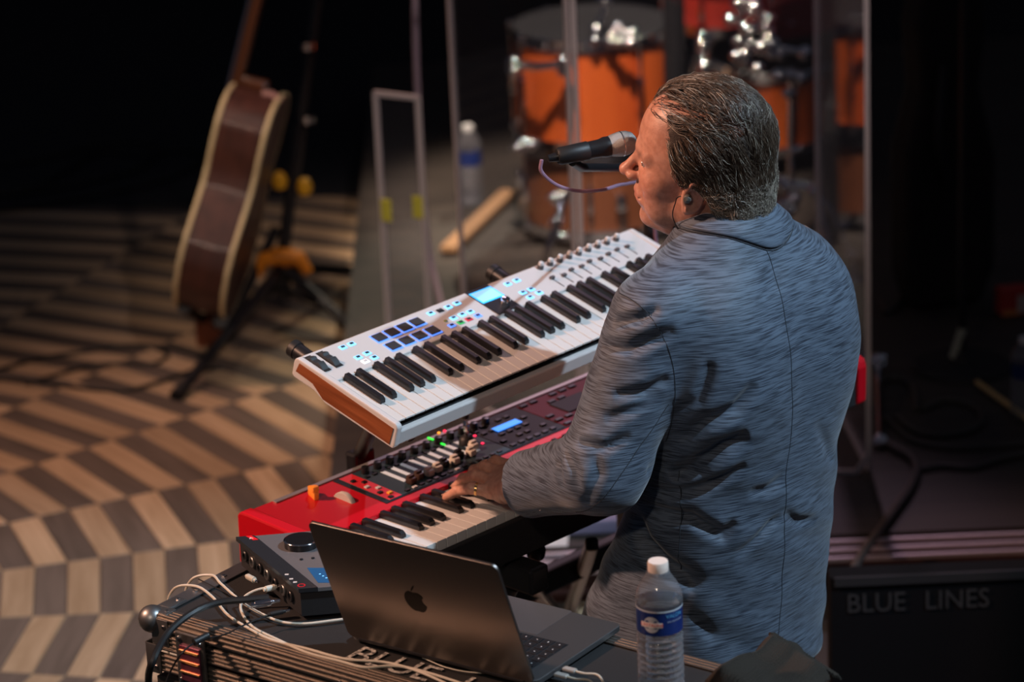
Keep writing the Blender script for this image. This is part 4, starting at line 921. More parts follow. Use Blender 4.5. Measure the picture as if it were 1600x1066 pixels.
# reflections seen in the shield are left to the renderer; a wooden board lies behind it
a = atz(700, 390, RZ+.02); b = atz(795, 300, RZ+.02); d = (b-a)
tag(MB().box((0, 0, 0), (d.length, .05, .02), bev=.003).build('wooden_batten', mat('batten', (.28, .16, .08), .6), None, (a+b)/2, (0, 0, math.atan2(d.y, d.x))), 'brown wooden batten lying on the riser left of the drums', 'batten')
# light box on a stand
p = aty(1300, 185, 9.2); t = empty('small_amp', (p.x, p.y, RZ), (0, 0, 0), 'small pale grey box on a thin black stand between the panel edges', 'box')
MB().box((0, 0, p.z-RZ), (.045, .05, .085), bev=.006).build('box', mat('box_grey', (.40, .38, .34), .5), t); MB().tube([(0, 0, .005), (0, 0, p.z-RZ-.04)], .006, 8).build('pole', M_blk, t); MB().lathe([(.08, 0), (.07, .01)], 20).build('base', M_blk, t)
# ------------------------------------------------------------------ right side, in the dark
t = empty('gig_bag', tuple(atz(1470, 470, RZ)), (0, rad(0), rad(20)), 'tall black padded bag standing in the dark right of the shield', 'bag')
gp = [(-.10, 0), (-.13, .1), (-.13, .45), (-.085, .62), (-.10, .80), (-.06, .95), (0, 1.0), (.07, .96), (.11, .8), (.09, .62), (.14, .42), (.14, .1), (.10, 0)]
MB().prism(gp, -.07, .07, Matrix.Rotation(rad(90), 4, 'X')).build('body', mat('bag_cloth', (.012, .009, .008), .9), t, bevel=.03)
MB().tube(smoothpath([(-.02, -.075, .35), (-.06, -.10, .5), (-.04, -.085, .7)]), .012, 8).build('handle', M_rub, t, smooth=True)
q = atz(1503, 575, RZ); t = empty('round_base_stand', q, (0, 0, 0), 'thin black microphone stand with pale sleeve at the right', 'stand')
MB().lathe([(.13, 0), (.125, .012), (.03, .02), (.016, .05)], 32).build('base', M_blkm, t, smooth=True)
MB().tube([(0, 0, .02), (0, 0, 1.5)], .010, 12).build('pole', M_blk, t, smooth=True)
MB().tube([(-.022, 0, .03), (.002, 0, .11)], .012, 12).build('sleeve', mat('sleeve_pale', (.32, .34, .27), .5), t, smooth=True)
bq = atz(1592, 652, RZ+.002); bottle((bq.x+.012, bq.y, RZ+.002), 'blurred water bottle with blue label at the right edge of the picture', near=False, s=.97)
a = atz(1526, 597, RZ+.012); b = atz(1640, 680, RZ+.012); dd = (b-a).normalized()
t = empty('drumstick', a, (0, 0, 0), 'light wooden drumstick on the riser beside the right-hand bottle', 'drumstick')
MB().tube([(0, 0, 0), dd*.002, dd*.30, dd*.37], [.006, .0075, .0075, .004], 12).build('shaft', mat('hickory', (.62, .44, .18), .45), t, smooth=True)
MB().lathe([(.0001, -.006), (.0045, -.003), (.005, .003), (.0001, .007)], 12, cap=False, M=dd.to_track_quat('Z', 'Y').to_matrix().to_4x4()).build('tip', mat('hickory', 0), t, dd*.375, smooth=True)
p = atz(1582, 490, RZ); t = empty('snack_packet', p, (0, 0, rad(10)), 'red and white cardboard packet in the dark at the right edge', 'packet')
MB().box((0, 0, .04), (.085, .05, .075), bev=.003).build('carton', mat('packet_red', (.45, .04, .03), .5), t); MB().box((.022, -.026, .035), (.035, .004, .05)).build('white_band', mat('packet_white', (.5, .42, .36), .5), t); MB().box((-.012, -.026, .012), (.05, .003, .018)).build('orange_band', mat('packet_or', (.6, .2, .06), .5), t)
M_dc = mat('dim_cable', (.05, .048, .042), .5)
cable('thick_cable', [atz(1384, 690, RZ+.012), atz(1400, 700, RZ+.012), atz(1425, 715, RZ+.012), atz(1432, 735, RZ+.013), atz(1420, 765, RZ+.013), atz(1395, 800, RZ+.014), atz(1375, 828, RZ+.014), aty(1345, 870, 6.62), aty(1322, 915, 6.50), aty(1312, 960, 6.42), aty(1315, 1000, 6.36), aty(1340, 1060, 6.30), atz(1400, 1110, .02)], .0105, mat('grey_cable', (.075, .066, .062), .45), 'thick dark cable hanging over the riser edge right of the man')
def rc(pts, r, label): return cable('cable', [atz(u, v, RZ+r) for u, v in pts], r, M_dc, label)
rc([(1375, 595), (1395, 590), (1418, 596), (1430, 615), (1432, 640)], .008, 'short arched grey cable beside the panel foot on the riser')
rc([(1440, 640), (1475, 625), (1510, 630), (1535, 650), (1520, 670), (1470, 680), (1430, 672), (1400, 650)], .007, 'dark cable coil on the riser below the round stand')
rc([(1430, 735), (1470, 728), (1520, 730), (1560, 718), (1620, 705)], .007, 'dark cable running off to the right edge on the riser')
rc([(1380, 650), (1400, 668), (1430, 690), (1500, 700), (1620, 692)], .006, 'dark cable behind the coil on the riser')
rc([(1375, 470), (1385, 485), (1400, 478), (1420, 440), (1430, 420)], .008, 'dim cable climbing beside the black bag')
# flight case at the lower right
y_ = 6.12; zt_ = aty(1400, 897, y_).z
xa = aty(1296, 900, y_).x
t = empty('stage_case', (xa, y_, 0), (0, 0, 0), 'slim black case in front of the riser with dim dark lettering, lower right', 'case')
MB().box((.55, .028, zt_/2), (1.1, .056, zt_-.002), bev=.004).build('body', mat('case_black', (.005, .005, .006), .95, spec=.08), t)
MB().box((.55, -.002, zt_-.012), (1.08, .006, .02)).build('edge_rail', M_blkm, t)
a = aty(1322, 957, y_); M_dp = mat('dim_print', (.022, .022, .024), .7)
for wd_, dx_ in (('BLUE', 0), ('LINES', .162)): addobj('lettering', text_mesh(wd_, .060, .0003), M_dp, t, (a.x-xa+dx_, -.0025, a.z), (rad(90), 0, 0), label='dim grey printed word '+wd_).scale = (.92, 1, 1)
# sheet and small box on the riser behind the stand
p = atz(852, 846, RZ+.002); q2 = atz(886, 842, RZ+.002)
o = MB().add([(0, 0, 0), (.07, 0, 0), (.075, .06, .001), (.05, .12, .004), (0, .12, .002)], [(0, 1, 2, 3, 4)]).build('paper_sheet', mat('paper', (.75, .72, .70), .6), None, (p.x-.02, 6.84, RZ+.0015)); md = o.modifiers.new('s', 'SOLIDIFY'); md.thickness = .0006
tag(o, 'white paper lying at the riser edge seen under the man\'s forearm', 'paper')
o = MB().box((0, 0, .018), (.13, .07, .035), bev=.006).build('small_case', mat('case_mauve', (.26, .24, .36), .5), None, (atz(925, 825, RZ).x, atz(925, 828, RZ).y, RZ+.001)); tag(o, 'small mauve box on the riser beside the paper, seen under the forearm', 'box')
# ------------------------------------------------------------------ the man
ca_, sa_ = math.cos(rad(45.6)), math.sin(rad(45.6))
ML = np.array([ca_, sa_, 0.]); MD = np.array([sa_, -ca_, 0.]); MO = np.array([.365, 5.0, 0.])
def man(a, b, z): return MO+a*ML+b*MD+np.array([0, 0, z])
def wgrid(lo, hi, h):
    return grid(lo, hi, h)
# --- jacket (closed solid in man coordinates a, b, z)
hJ = .0048; lo = (-.42, -.44, .66); hi = (.40, .26, 1.56)
P = grid(lo, hi, hJ); A_, B_, Z_ = P
zt = np.array([.60, .70, .80, .90, 1.0, 1.10, 1.20, 1.30, 1.38, 1.43, 1.47, 1.50, 1.54])
ra = np.interp(Z_[0, 0], zt, [.228, .224, .218, .210, .202, .198, .204, .212, .206, .178, .118, .078, .050])
rb = np.interp(Z_[0, 0], zt, [.195, .190, .182, .162, .138, .136, .138, .138, .130, .110, .084, .066, .050])
cb = np.interp(Z_[0, 0], zt, [-.085, -.080, -.068, -.040, -.005, .004, .008, .008, .004, .004, .008, .006, .0])
ca = np.interp(Z_[0, 0], zt, [-.022, -.020, -.016, -.012, -.010, -.008, -.008, -.008, -.008, -.004, -.010, -.014, -.018])
k = np.ones(9)/9; 
def sm(x): return np.convolve(np.pad(x, 12, 'edge'), np.ones(25)/25, 'valid')
ra, rb, cb, ca = [sm(q)[None, None] for q in (ra, rb, cb, ca)]
xx = np.abs((A_-ca)/ra); yy2 = np.abs((B_-cb)/rb)
dT = ((xx**2.35+yy2**2.35)**(1/2.35)-1)*np.minimum(ra, rb)
dT = smax(dT, Z_-1.515, .03)
# shoulders
for s_ in (-1, 1):
    dT = smin(dT, s_cone(P, (s_*.05, .010, 1.424), (s_*(.168 if s_ < 0 else .150), .004, 1.385-.012*(s_ > 0)), .052, .064), .05)
# blades of the upper back
dT = smin(dT, s_ell(P, (-.10, .075, 1.27), (.095, .065, .14)), .06); dT = smin(dT, s_ell(P, (.10, .075, 1.27), (.095, .065, .14)), .06)
# sleeves: left (a<0)
SH = (-.190, .002, 1.375); EL = (-.296, -.032, 1.142); WR = (-.272, -.232, 1.058)
sl = smin(s_cone(P, SH, EL, .079, .069), s_cone(P, EL, WR, .068, .056), .03)
SR = (.160, -.005, 1.350); ER = (.172, -.10, 1.10); WRr = (.13, -.29, 1.06)
sr = smin(s_cone(P, SR, ER, .070, .062), s_cone(P, ER, WRr, .066, .055), .03)
dJ = smin(smin(dT, sl, .022), sr, .022)
# skirt opening and flare at the front: jacket hangs open
dJ = smax(dJ, -s_cone(P, tuple(np.array(WR)*.86+np.array(EL)*.14), (WR[0]+.02, WR[1]-.12, WR[2]-.02), .048, .05), .004)
dJ = smax(dJ, .700+.035*np.clip((A_-.05)/.2, 0, 1)**2*0-Z_+.012*np.sin(A_*9), .012)
wrist_cut = ((A_-WR[0])*(WR[0]-EL[0])+(B_-WR[1])*(WR[1]-EL[1])+(Z_-WR[2])*(WR[2]-EL[2]))/np.linalg.norm(np.array(WR)-np.array(EL))
near = s_cone(P, EL, (WR[0], WR[1]-.1, WR[2]), .12, .12)
dJ = np.where(near < 0, smax(dJ, wrist_cut+.012, .003), dJ)
vs, qs = surf_nets(dJ.astype(np.float32), lo, hJ); vs = lap_smooth(vs, qs, 2, .5)
nr = vnormals(vs, qs)
# --- folds: strokes on the surface (man coords), depth < 0 digs in
def to_man(p): q = np.array(p)-MO; return np.array([q@ML, q@MD, q[2]])
Vc = np.array([0, 0, CH]); camm = to_man(Vc)
from mathutils.bvhtree import BVHTree
bv = BVHTree.FromPolygons([tuple(v) for v in vs], [tuple(q) for q in qs])
def hit(u, v):
    d = np.array(ray(u, v)); dm = V((d@ML, d@MD, d[2])).normalized()
    r = bv.ray_cast(V(camm), dm); return np.array(r[0]) if r[0] else None
def stroke(pts): return [h_ for h_ in (hit(u, v) for u, v in pts) if h_ is not None]
disp = np.zeros(len(vs))
def fold(pts, depth, width, ridge=.5):
    global disp
    p = stroke(pts)
    if len(p) < 2: print('fold missed', pts[0]); return
    d, t_ = tube_segdist(vs, p); prof = np.sin(np.clip(t_, 0, 1)*math.pi)**.5
    g = np.exp(-(d/width)**2); g2 = np.exp(-(d/(width*2.3))**2)
    disp += prof*(-depth*g*(1+ridge)+depth*ridge*g2*1.0)
# sleeve folds
fold([(925, 498), (960, 505), (1000, 498), (1030, 482)], .012, .009)
fold([(940, 540), (985, 545), (1030, 525), (1055, 515)], .012, .010)
fold([(915, 590), (960, 618), (1010, 612), (1045, 590)], .013, .010)
fold([(900, 640), (945, 655), (990, 640), (1035, 615)], .008, .010)
fold([(872, 668), (905, 690), (945, 700), (985, 680)], .010, .008)
fold([(862, 690), (875, 720), (880, 760)], .005, .008)
fold([(885, 700), (900, 735), (905, 770)], .006, .008)
fold([(930, 700), (935, 740), (915, 790)], .006, .010)
# back folds radiating from under the arm
fold([(1062, 640), (1090, 625), (1105, 590), (1112, 565)], .010, .010)
fold([(1062, 690), (1100, 660), (1150, 640), (1180, 600)], .014, .013)
fold([(1050, 745), (1090, 725), (1130, 700), (1170, 680)], .018, .016)
fold([(1020, 770), (1070, 768), (1120, 752), (1165, 726)], .012, .011)
fold([(1010, 735), (1060, 738), (1110, 738)], .010, .010)
fold([(1000, 790), (1035, 800), (1080, 808), (1130, 836), (1150, 815)], .014, .011)
fold([(995, 805), (1005, 845), (1035, 880), (1070, 900), (1090, 920)], .020, .017)
fold([(1170, 770), (1200, 765), (1225, 745)], .007, .010)
fold([(1150, 870), (1180, 845), (1205, 820), (1220, 808)], .007, .008)
fold([(1225, 800), (1245, 815), (1275, 812)], .006, .009)
fold([(1275, 660), (1290, 690), (1300, 720)], .004, .012)
fold([(1195, 470), (1210, 440), (1215, 400)], .003, .02)
fold([(1080, 960), (1100, 980), (1120, 1000)], .005, .010)
# soft general wrinkles
w_ = .0016*np.sin(vs[:, 0]*37+vs[:, 2]*23)*np.sin(vs[:, 2]*31-vs[:, 1]*19)+.0010*np.sin(vs[:, 2]*71+vs[:, 0]*45+vs[:, 1]*33)
low = np.clip((1.15-vs[:, 2])/.3, 0, 1)
vs2 = vs+nr*(disp+w_*(.5+low))[:, None]
vs2 = lap_smooth(vs2, qs, 1, .4)
def to_world(q): return MO[None]+q[:, :1]*ML[None]+q[:, 1:2]*MD[None]+np.array([[0, 0, 1.]])*q[:, 2:3]
# fabric
M_jac = bpy.data.materials.new('jacket_cloth'); M_jac.use_nodes = True; nt = M_jac.node_tree; b = nt.nodes['Principled BSDF']; b.inputs['Roughness'].default_value = .62
b.inputs['Sheen Weight'].default_value = .25; b.inputs['Sheen Roughness'].default_value = .4; b.inputs['Specular IOR Level'].default_value = .35
tc = nt.nodes.new('ShaderNodeTexCoord'); mp = nt.nodes.new('ShaderNodeMapping'); mp.inputs['Scale'].default_value = (26, 26, 540); mp.inputs['Rotation'].default_value = (rad(3), rad(0), 0)
n1 = nt.nodes.new('ShaderNodeTexNoise'); n1.inputs['Scale'].default_value = 1; n1.inputs['Detail'].default_value = 3; n1.inputs['Distortion'].default_value = 0
nt.links.new(tc.outputs['Object'], mp.inputs[0]); nt.links.new(mp.outputs[0], n1.inputs['Vector'])
rp = nt.nodes.new('ShaderNodeValToRGB'); e = rp.color_ramp.elements; e[0].position = .36; e[0].color = (.020, .028, .045, 1); e[1].position = .58; e[1].color = (.096, .128, .178, 1)
nt.links.new(n1.outputs['Fac'], rp.inputs[0]); nt.links.new(rp.outputs[0], b.inputs['Base Color'])
bp = nt.nodes.new('ShaderNodeBump'); bp.inputs['Strength'].default_value = .35; bp.inputs['Distance'].default_value = .0012; nt.links.new(n1.outputs['Fac'], bp.inputs['Height']); nt.links.new(bp.outputs[0], b.inputs['Normal'])
# --- head
HC = np.array(aty(1094, 251, 5.0)); HS = 1.06
yaw = rad(166); roll = rad(10); pit = rad(1)
hf = np.array([math.cos(yaw), math.sin(yaw), 0]); hl = np.array([-math.sin(yaw), math.cos(yaw), 0]); hz = np.array([0, 0, 1.])
hl2 = hl*math.cos(roll)-hz*math.sin(roll); hz2 = hz*math.cos(roll)+hl*math.sin(roll)
hf2 = hf*math.cos(pit)+hz2*math.sin(pit); hz3 = hz2*math.cos(pit)-hf*math.sin(pit)
HB = np.stack([hf2, hl2, hz3])            # rows: forward, left, up
def head_w(q): return HC+(np.atleast_2d(q)*HS/100)@HB
def cranium(P):
    d = s_ell(P, (-1.2, 0, 4.0), (9.6, 7.35, 8.7))
    d = smin(d, s_ell(P, (2.6, 0, 3.0), (6.4, 6.3, 8.2)), 2.0)
    return d
hh = .21; lo2 = (-12.5, -10, -18); hi2 = (14.5, 10, 14.5)
P = grid(lo2, hi2, hh); X, Y, Z = P; Pm = [X, np.abs(Y), Z]
d = cranium(P)
d = smin(d, s_ell(P, (3.6, 0, -2.2), (5.9, 5.9, 8.2)), 1.5)          # face mass
d = smin(d, s_ell(P, (3.4, 0, -6.2), (5.2, 5.3, 4.6)), 1.5)         # jaw
d = smin(d, s_ell(P, (7.6, 0, -9.4), (2.2, 2.4, 2.0)), 1.6)         # chin
d = smin(d, s_ell(Pm, (.6, 5.0, -6.0), (2.6, 1.8, 3.0)), 2.0)       # jaw corner
d = smin(d, s_ell(P, (3.0, 0, -9.8), (4.2, 3.6, 3.0)), 2.2)         # under chin
d = smin(d, s_ell(Pm, (6.0, 4.2, -2.2), (2.4, 2.2, 2.6)), 1.8)      # cheek
d = smin(d, s_ell(Pm, (5.6, 4.0, -6.2), (2.2, 1.8, 2.4)), 2.0)      # jowl
d = smin(d, s_cone(Pm, (8.5, .4, 2.4), (7.2, 4.4, 2.2), 1.15, .8), 1.3)  # brow
d = smax(d, -s_ell(Pm, (9.6, 3.1, .7), (2.3, 1.9, 1.25)), .8)       # eye socket
d = smin(d, s_cone(P, (8.8, 0, 1.6), (11.5, 0, -1.7), .62, .85), .9)  # nose ridge
d = smin(d, s_ell(P, (11.6, 0, -1.9), (1.05, 1.15, .95)), .5)
d = smin(d, s_ell(Pm, (10.3, 1.25, -2.35), (1.05, .75, .75)), .5)
d = smax(d, -s_ell(Pm, (10.7, .7, -3.35), (.55, .35, .45)), .3)
d = smin(d, s_ell(P, (8.6, 0, -5.4), (1.7, 2.9, 2.4)), 1.2)         # muzzle
d = smin(d, s_cone(Pm, (10.0, .2, -5.0), (9.0, 2.2, -5.3), .50, .28), .35)
d = smin(d, s_cone(Pm, (9.9, .1, -6.15), (8.9, 1.9, -5.9), .58, .3), .35)
d = smax(d, -s_cone(Pm, (10.9, 0, -5.55), (9.1, 2.7, -5.6), .14, .12), .2)  # mouth line
d = smax(d, -s_cone(Pm, (10.0, 2.0, -3.3), (8.3, 3.5, -5.8), .22, .16), .9) # fold
d = smax(d, -s_ell(P, (10.2, 0, -7.5), (.9, 1.6, .6)), .7)
nk = s_cone(P, (-2.6, 0, -5.0), (-5.2, .6, -17.5), 5.7, 6.6)
d = smin(d, nk, 2.0)
# ear
er = np.array([.1, 7.1, -2.3])
Xe = [X-er[0], (np.abs(Y)-er[1]), Z-er[2]]
Xr = [Xe[0]*math.cos(.2)+Xe[2]*math.sin(.2), Xe[1], -Xe[0]*math.sin(.2)+Xe[2]*math.cos(.2)]
cr_, sr_ = math.cos(.30), math.sin(.30)
Xq = [Xr[0]*cr_+Xr[1]*sr_, -Xr[0]*sr_+Xr[1]*cr_, Xr[2]]
disc = s_ell(Xq, (-.1, .5, 0), (1.85, .6, 3.0)); lobe = s_ell(Xq, (.40, .3, -2.3), (.9, .45, 1.0))
ear = smin(disc, lobe, .5)
rimr = np.sqrt((Xq[0]/1.45)**2+(Xq[2]/2.45)**2)
ear = smin(ear, np.sqrt(((rimr-1)*1.9)**2+(Xq[1]-.95)**2)-.30+np.where(Xq[0] > .9, .35, 0), .3)
ear = smax(ear, -s_ell(Xq, (.1, 1.15, -.1), (.95, .70, 1.45)), .3)
d = smin(d, ear, .35)
# eyeball
ev = s_ell(Pm, (7.1, 3.0, .75), (1.25, 1.25, 1.15))
d = smin(d, ev-.14, .25); d = smax(d, -s_ell(Pm, (8.9, 3.35, .72), (1.5, 1.05, .36)), .12)
hv, hq = surf_nets(d.astype(np.float32), lo2, hh); hv = lap_smooth(hv, hq, 1, .5)
cran_bv = None
head_verts = head_w(hv)
# --- torso under the clothes, arms, legs (hidden) and left hand
def hand_sdf():
    Pz = lambda u, v, h: np.array(atz(u, v, .985+h))
    ch = [  # MCP, PIP, DIP, tip, radii
        ([Pz(768, 768, .040), Pz(737, 763, .044), Pz(715, 767, .030), Pz(698, 777, .0135)], (.0115, .0098, .0088, .0078)),
        ([Pz(772, 752, .050), Pz(744, 743, .052), Pz(724, 748, .034), Pz(712, 761, .0170)], (.0115, .0098, .0088, .0078)),
        ([Pz(782, 740, .054), Pz(757, 729, .056), Pz(741, 735, .038), Pz(731, 749, .0170)], (.0118, .0100, .0090, .0080)),
        ([Pz(797, 730, .054), Pz(775, 721, .055), Pz(762, 727, .038), Pz(754, 741, .0140)], (.0118, .0100, .0090, .0080)),
        ([Pz(818, 752, .036), Pz(806, 748, .022), Pz(796, 742, .013), Pz(786, 738, .0100)], (.0130, .0115, .0105, .0092))]
    Wp = Pz(806, 765, .060); We = man(*WR)+ (man(*EL)-man(*WR))*.5
    return ch, Wp, We
ch, Wp, We = hand_sdf()
hG = .00175; allp = np.array([p for c in ch for p in c[0]]+[Wp, Wp+np.array([.05, -.05, .02])]); lo3 = allp.min(0)-.03; hi3 = allp.max(0)+.035
P = grid(lo3, hi3, hG)
MC = [c[0][0] for c in ch]
palm = s_cone(P, Wp, MC[0], .021, .0135)
for m_ in MC[1:4]: palm = smin(palm, s_cone(P, Wp, m_, .022, .0135), .012)
palm = smin(palm, s_cone(P, Wp+np.array([.008, .006, -.004]), MC[4], .019, .016), .012)
palm = smin(palm, s_cone(P, (MC[0]+Wp)/2-np.array([0, 0, .006]), (MC[3]+Wp)/2, .0165, .016), .012)
dd_ = palm; fd = None
for pts, rs in ch:
    f_ = None
    for i in range(3):
        s1 = s_cone(P, pts[i], pts[i+1], rs[i], rs[i+1]); s1 = s1 if f_ is None else smin(f_, s1, .003); f_ = s1
    for i in (1, 2): f_ = smin(f_, np.sqrt(sum((P[j]-pts[i][j])**2 for j in range(3)))-rs[i]*1.05, .003)
    fd = f_ if fd is None else np.minimum(fd, f_)
dd_ = smin(dd_, fd, .006)
wd_ = (We-Wp)/np.linalg.norm(We-Wp)
dd_ = smin(dd_, s_cone(P, Wp, Wp+wd_*.12, .0225, .030), .012)
# tendons
for m_ in MC[:4]: dd_ = smin(dd_, s_cone(P, m_+np.array([0, 0, .009]), Wp+np.array([0, 0, .016]), .0035, .003), .006)
gv, gq = surf_nets(dd_.astype(np.float32), lo3, hG); gv = lap_smooth(gv, gq, 1, .5)
# coarse hidden body: neck/torso/arms/legs
hB = .016; P = grid((-.45, -.5, .0), (.42, .25, 1.60), hB); Ab, Bb, Zb = P
db = s_cone(P, (0, -.005, 1.30), (0, -.02, .98), .135, .13)
for s_ in (-1, 1):
    db = smin(db, s_cone(P, (0, 0, 1.40), (s_*.16, 0, 1.39), .08, .055), .04)
    db = smin(db, s_cone(P, (s_*.09, -.03, .92), (s_*.11, -.04, .50), .085, .06), .04)
    db = smin(db, s_cone(P, (s_*.11, -.04, .50), (s_*.12, -.01, .10), .055, .042), .02)
    db = smin(db, s_cone(P, (s_*.12, -.01, .07), (s_*.13, -.17, .05), .04, .035), .02)
hn = to_man(head_w([[-4.6, .3, -14]])[0])
db = smin(db, s_cone(P, (0, .0, 1.42), tuple(hn), .062, .055), .03)
db = smin(db, smin(s_cone(P, SH, EL, .05, .042), s_cone(P, EL, WR, .042, .03), .01), .02)
db = smin(db, smin(s_cone(P, SR, ER, .05, .042), s_cone(P, ER, WRr, .042, .03), .01), .02)
# right hand, hidden behind the body: palm with fingers reaching the keys
RWp = np.array(WRr)
for i in range(5):
    db = smin(db, s_cone(P, RWp, RWp+np.array([-.03+.018*i, -.15+.01*abs(i-2), -.045]), .022, .009), .008)
cv, cq = surf_nets(db.astype(np.float32), (-.45, -.5, .0), hB); cv = lap_smooth(cv, cq, 1)
PO = V(MO)
allv = np.concatenate([head_verts, gv, to_world(cv)])-MO; allq = np.concatenate([hq, gq+len(hv), cq+len(hv)+len(gv)])
me = np_mesh('person', allv, allq)
M_skin = bpy.data.materials.new('skin'); M_skin.use_nodes = True; nt = M_skin.node_tree; b = nt.nodes['Principled BSDF']; b.inputs['Roughness'].default_value = .42
b.inputs['Subsurface Weight'].default_value = .12; b.inputs['Subsurface Radius'].default_value = (.012, .005, .003); b.inputs['Subsurface Scale'].default_value = .5
at_ = nt.nodes.new('ShaderNodeAttribute'); at_.attribute_name = 'tone'
tc = nt.nodes.new('ShaderNodeTexCoord'); n1 = nt.nodes.new('ShaderNodeTexNoise'); n1.inputs['Scale'].default_value = 90; n1.inputs['Detail'].default_value = 5; nt.links.new(tc.outputs['Object'], n1.inputs['Vector'])
mx = nt.nodes.new('ShaderNodeMix'); mx.data_type = 'RGBA'; mx.blend_type = 'MULTIPLY'; mx.inputs[0].default_value = .55
rp = nt.nodes.new('ShaderNodeValToRGB'); rp.color_ramp.elements[0].position = .35; rp.color_ramp.elements[0].color = (.62, .50, .46, 1); rp.color_ramp.elements[1].position = .62; rp.color_ramp.elements[1].color = (1, 1, 1, 1)
nt.links.new(n1.outputs['Fac'], rp.inputs[0]); nt.links.new(at_.outputs['Color'], mx.inputs[6]); nt.links.new(rp.outputs[0], mx.inputs[7]); nt.links.new(mx.outputs[2], b.inputs['Base Color'])
bp = nt.nodes.new('ShaderNodeBump'); bp.inputs['Strength'].default_value = .25; bp.inputs['Distance'].default_value = .0012
n2 = nt.nodes.new('ShaderNodeTexNoise'); n2.inputs['Scale'].default_value = 420; n2.inputs['Detail'].default_value = 4; nt.links.new(tc.outputs['Object'], n2.inputs['Vector']); nt.links.new(n2.outputs['Fac'], bp.inputs['Height']); nt.links.new(bp.outputs[0], b.inputs['Normal'])
# skin tones per vertex: lips, stubble, ear, scalp
col = np.tile(np.array([.58, .30, .215, 1.0]), (len(allv), 1))
def g3(c, r): return np.exp(-(((hv-np.array(c))/np.array(r))**2).sum(1))
H = len(hv); Ya = np.abs(hv[:, 1]); hva = hv.copy(); hva[:, 1] = Ya
def g3a(c, r): return np.exp(-(((hva-np.array(c))/np.array(r))**2).sum(1))
def blend(w_, c):
    w_ = np.clip(w_, 0, 1)[:, None]; col[:H, :3] = col[:H, :3]*(1-w_)+np.array(c)*w_
blend(.35*g3a((4.5, 4.5, -8), (5, 3, 3.2)), (.34, .20, .17)); blend(.25*g3a((8.5, 1, -8.5), (3, 3, 2.0)), (.34, .20, .17))
blend(.5*g3a((6.5, 4.5, -2.5), (2.5, 2.5, 2.5)), (.62, .24, .17)); blend(.5*g3((11.6, 0, -2.2), (1.6, 1.6, 1.5)), (.62, .22, .16))
blend(.8*g3a((9.6, 1.0, -5.1), (1.0, 1.8, .45)), (.42, .13, .11)); blend(.8*g3a((9.5, .9, -6.2), (1.0, 1.6, .5)), (.45, .15, .12))
blend(.5*g3a((-1.6, 8.2, -1.6), (2.2, 1.8, 3.4)), (.62, .22, .17)); blend(.7*g3a((8.2, 3.4, 2.6), (1.0, 1.8, .45)), (.16, .10, .08))
blend(.9*g3a((8.3, 3.1, 1.2), (.8, 1.3, .25)), (.12, .07, .06))
scalp = np.clip((hv[:, 2]-4.5)/3, 0, 1)*np.clip((6.5-hv[:, 0])/2.5, 0, 1); blend(.55*scalp, (.33, .19, .16))
ca_at = me.color_attributes.new('tone', 'FLOAT_COLOR', 'POINT'); ca_at.data.foreach_set('color', col.astype(np.float32).ravel())
person = addobj('person', me, M_skin, None, PO, smooth=True)
tag(person, 'man in a grey-blue jacket seen from behind, playing the keyboards and singing', 'person')
JK = addobj('jacket', np_mesh('jacket', to_world(vs2)-MO, qs), M_jac, person, smooth=True, label='grey-blue slubbed suit jacket')
jbv = BVHTree.FromPolygons([tuple(v) for v in (to_world(vs2)-MO)], [tuple(q) for q in qs])
M_seam = mat('seam_dark', (.020, .026, .036), .8)
def seam(pts, r=.0008, n=4):
    w_ = []
    for (u, v) in pts:
        h_ = jbv.ray_cast(V((0, 0, CH))-PO, ray(u, v).normalized())
        if h_[0]: w_.append(h_[0])
    if len(w_) < 2: return
    w2 = [jbv.find_nearest(p)[0] for p in smoothpath(w_, 10)]
    MB().tube(w2, r, 5).build('seam', M_seam, JK, smooth=True)
seam([(1186, 372), (1205, 410), (1222, 470), (1232, 530), (1237, 600), (1236, 680), (1228, 740), (1226, 800), (1224, 880), (1220, 950), (1214, 1005)])
seam([(968, 458), (1000, 478), (1030, 515), (1050, 565), (1055, 610), (1050, 655), (1040, 690)])
seam([(1061, 736), (1063, 790), (1062, 840), (1064, 890)], .0009)
seam([(1045, 632), (1020, 670), (985, 720), (950, 770), (900, 800)], .0009)
# collar
def collar():
    n = 44; cx_, cy_ = hn[0]*.42-.004, hn[1]*.42+.006; vs_ = []
    prof = [(.058, .002), (.060, .009), (.065, .012), (.073, .010), (.082, .008), (.091, .007), (.092, .000), (.078, -.003)]
    for i in range(n+1):
        th = rad(-150+300*i/n)
        for (r_0, off) in prof:
            w0 = V(to_world(np.array([[cx_+math.sin(th)*r_0*1.12, cy_+math.cos(th)*r_0, 1.75]]))[0]-MO)
            h_ = jbv.ray_cast(w0, V((0, 0, -1))); p_ = h_[0] if h_[0] else jbv.find_nearest(w0)[0]; n_ = (h_[1] if h_[0] else V((0, 0, 1)))
            n_ = (n_ if n_.z > 0 else -n_); vs_.append(p_+(n_+V((0, 0, .4))).normalized()*off)
    m_ = len(prof); fs_ = [(i*m_+k, (i+1)*m_+k, (i+1)*m_+(k+1) % m_, i*m_+(k+1) % m_) for i in range(n) for k in range(m_)]
    o = MB().add(vs_, fs_).build('collar', M_jac, JK, smooth=True, auto=70)
    md = o.modifiers.new('s', 'SUBSURF'); md.levels = 1; md.render_levels = 2
    MB().tube([V(vs_[i*m_+6]) for i in range(2, n-1)], .0014, 5).build('collar_edge', M_seam, JK, smooth=True)
collar()
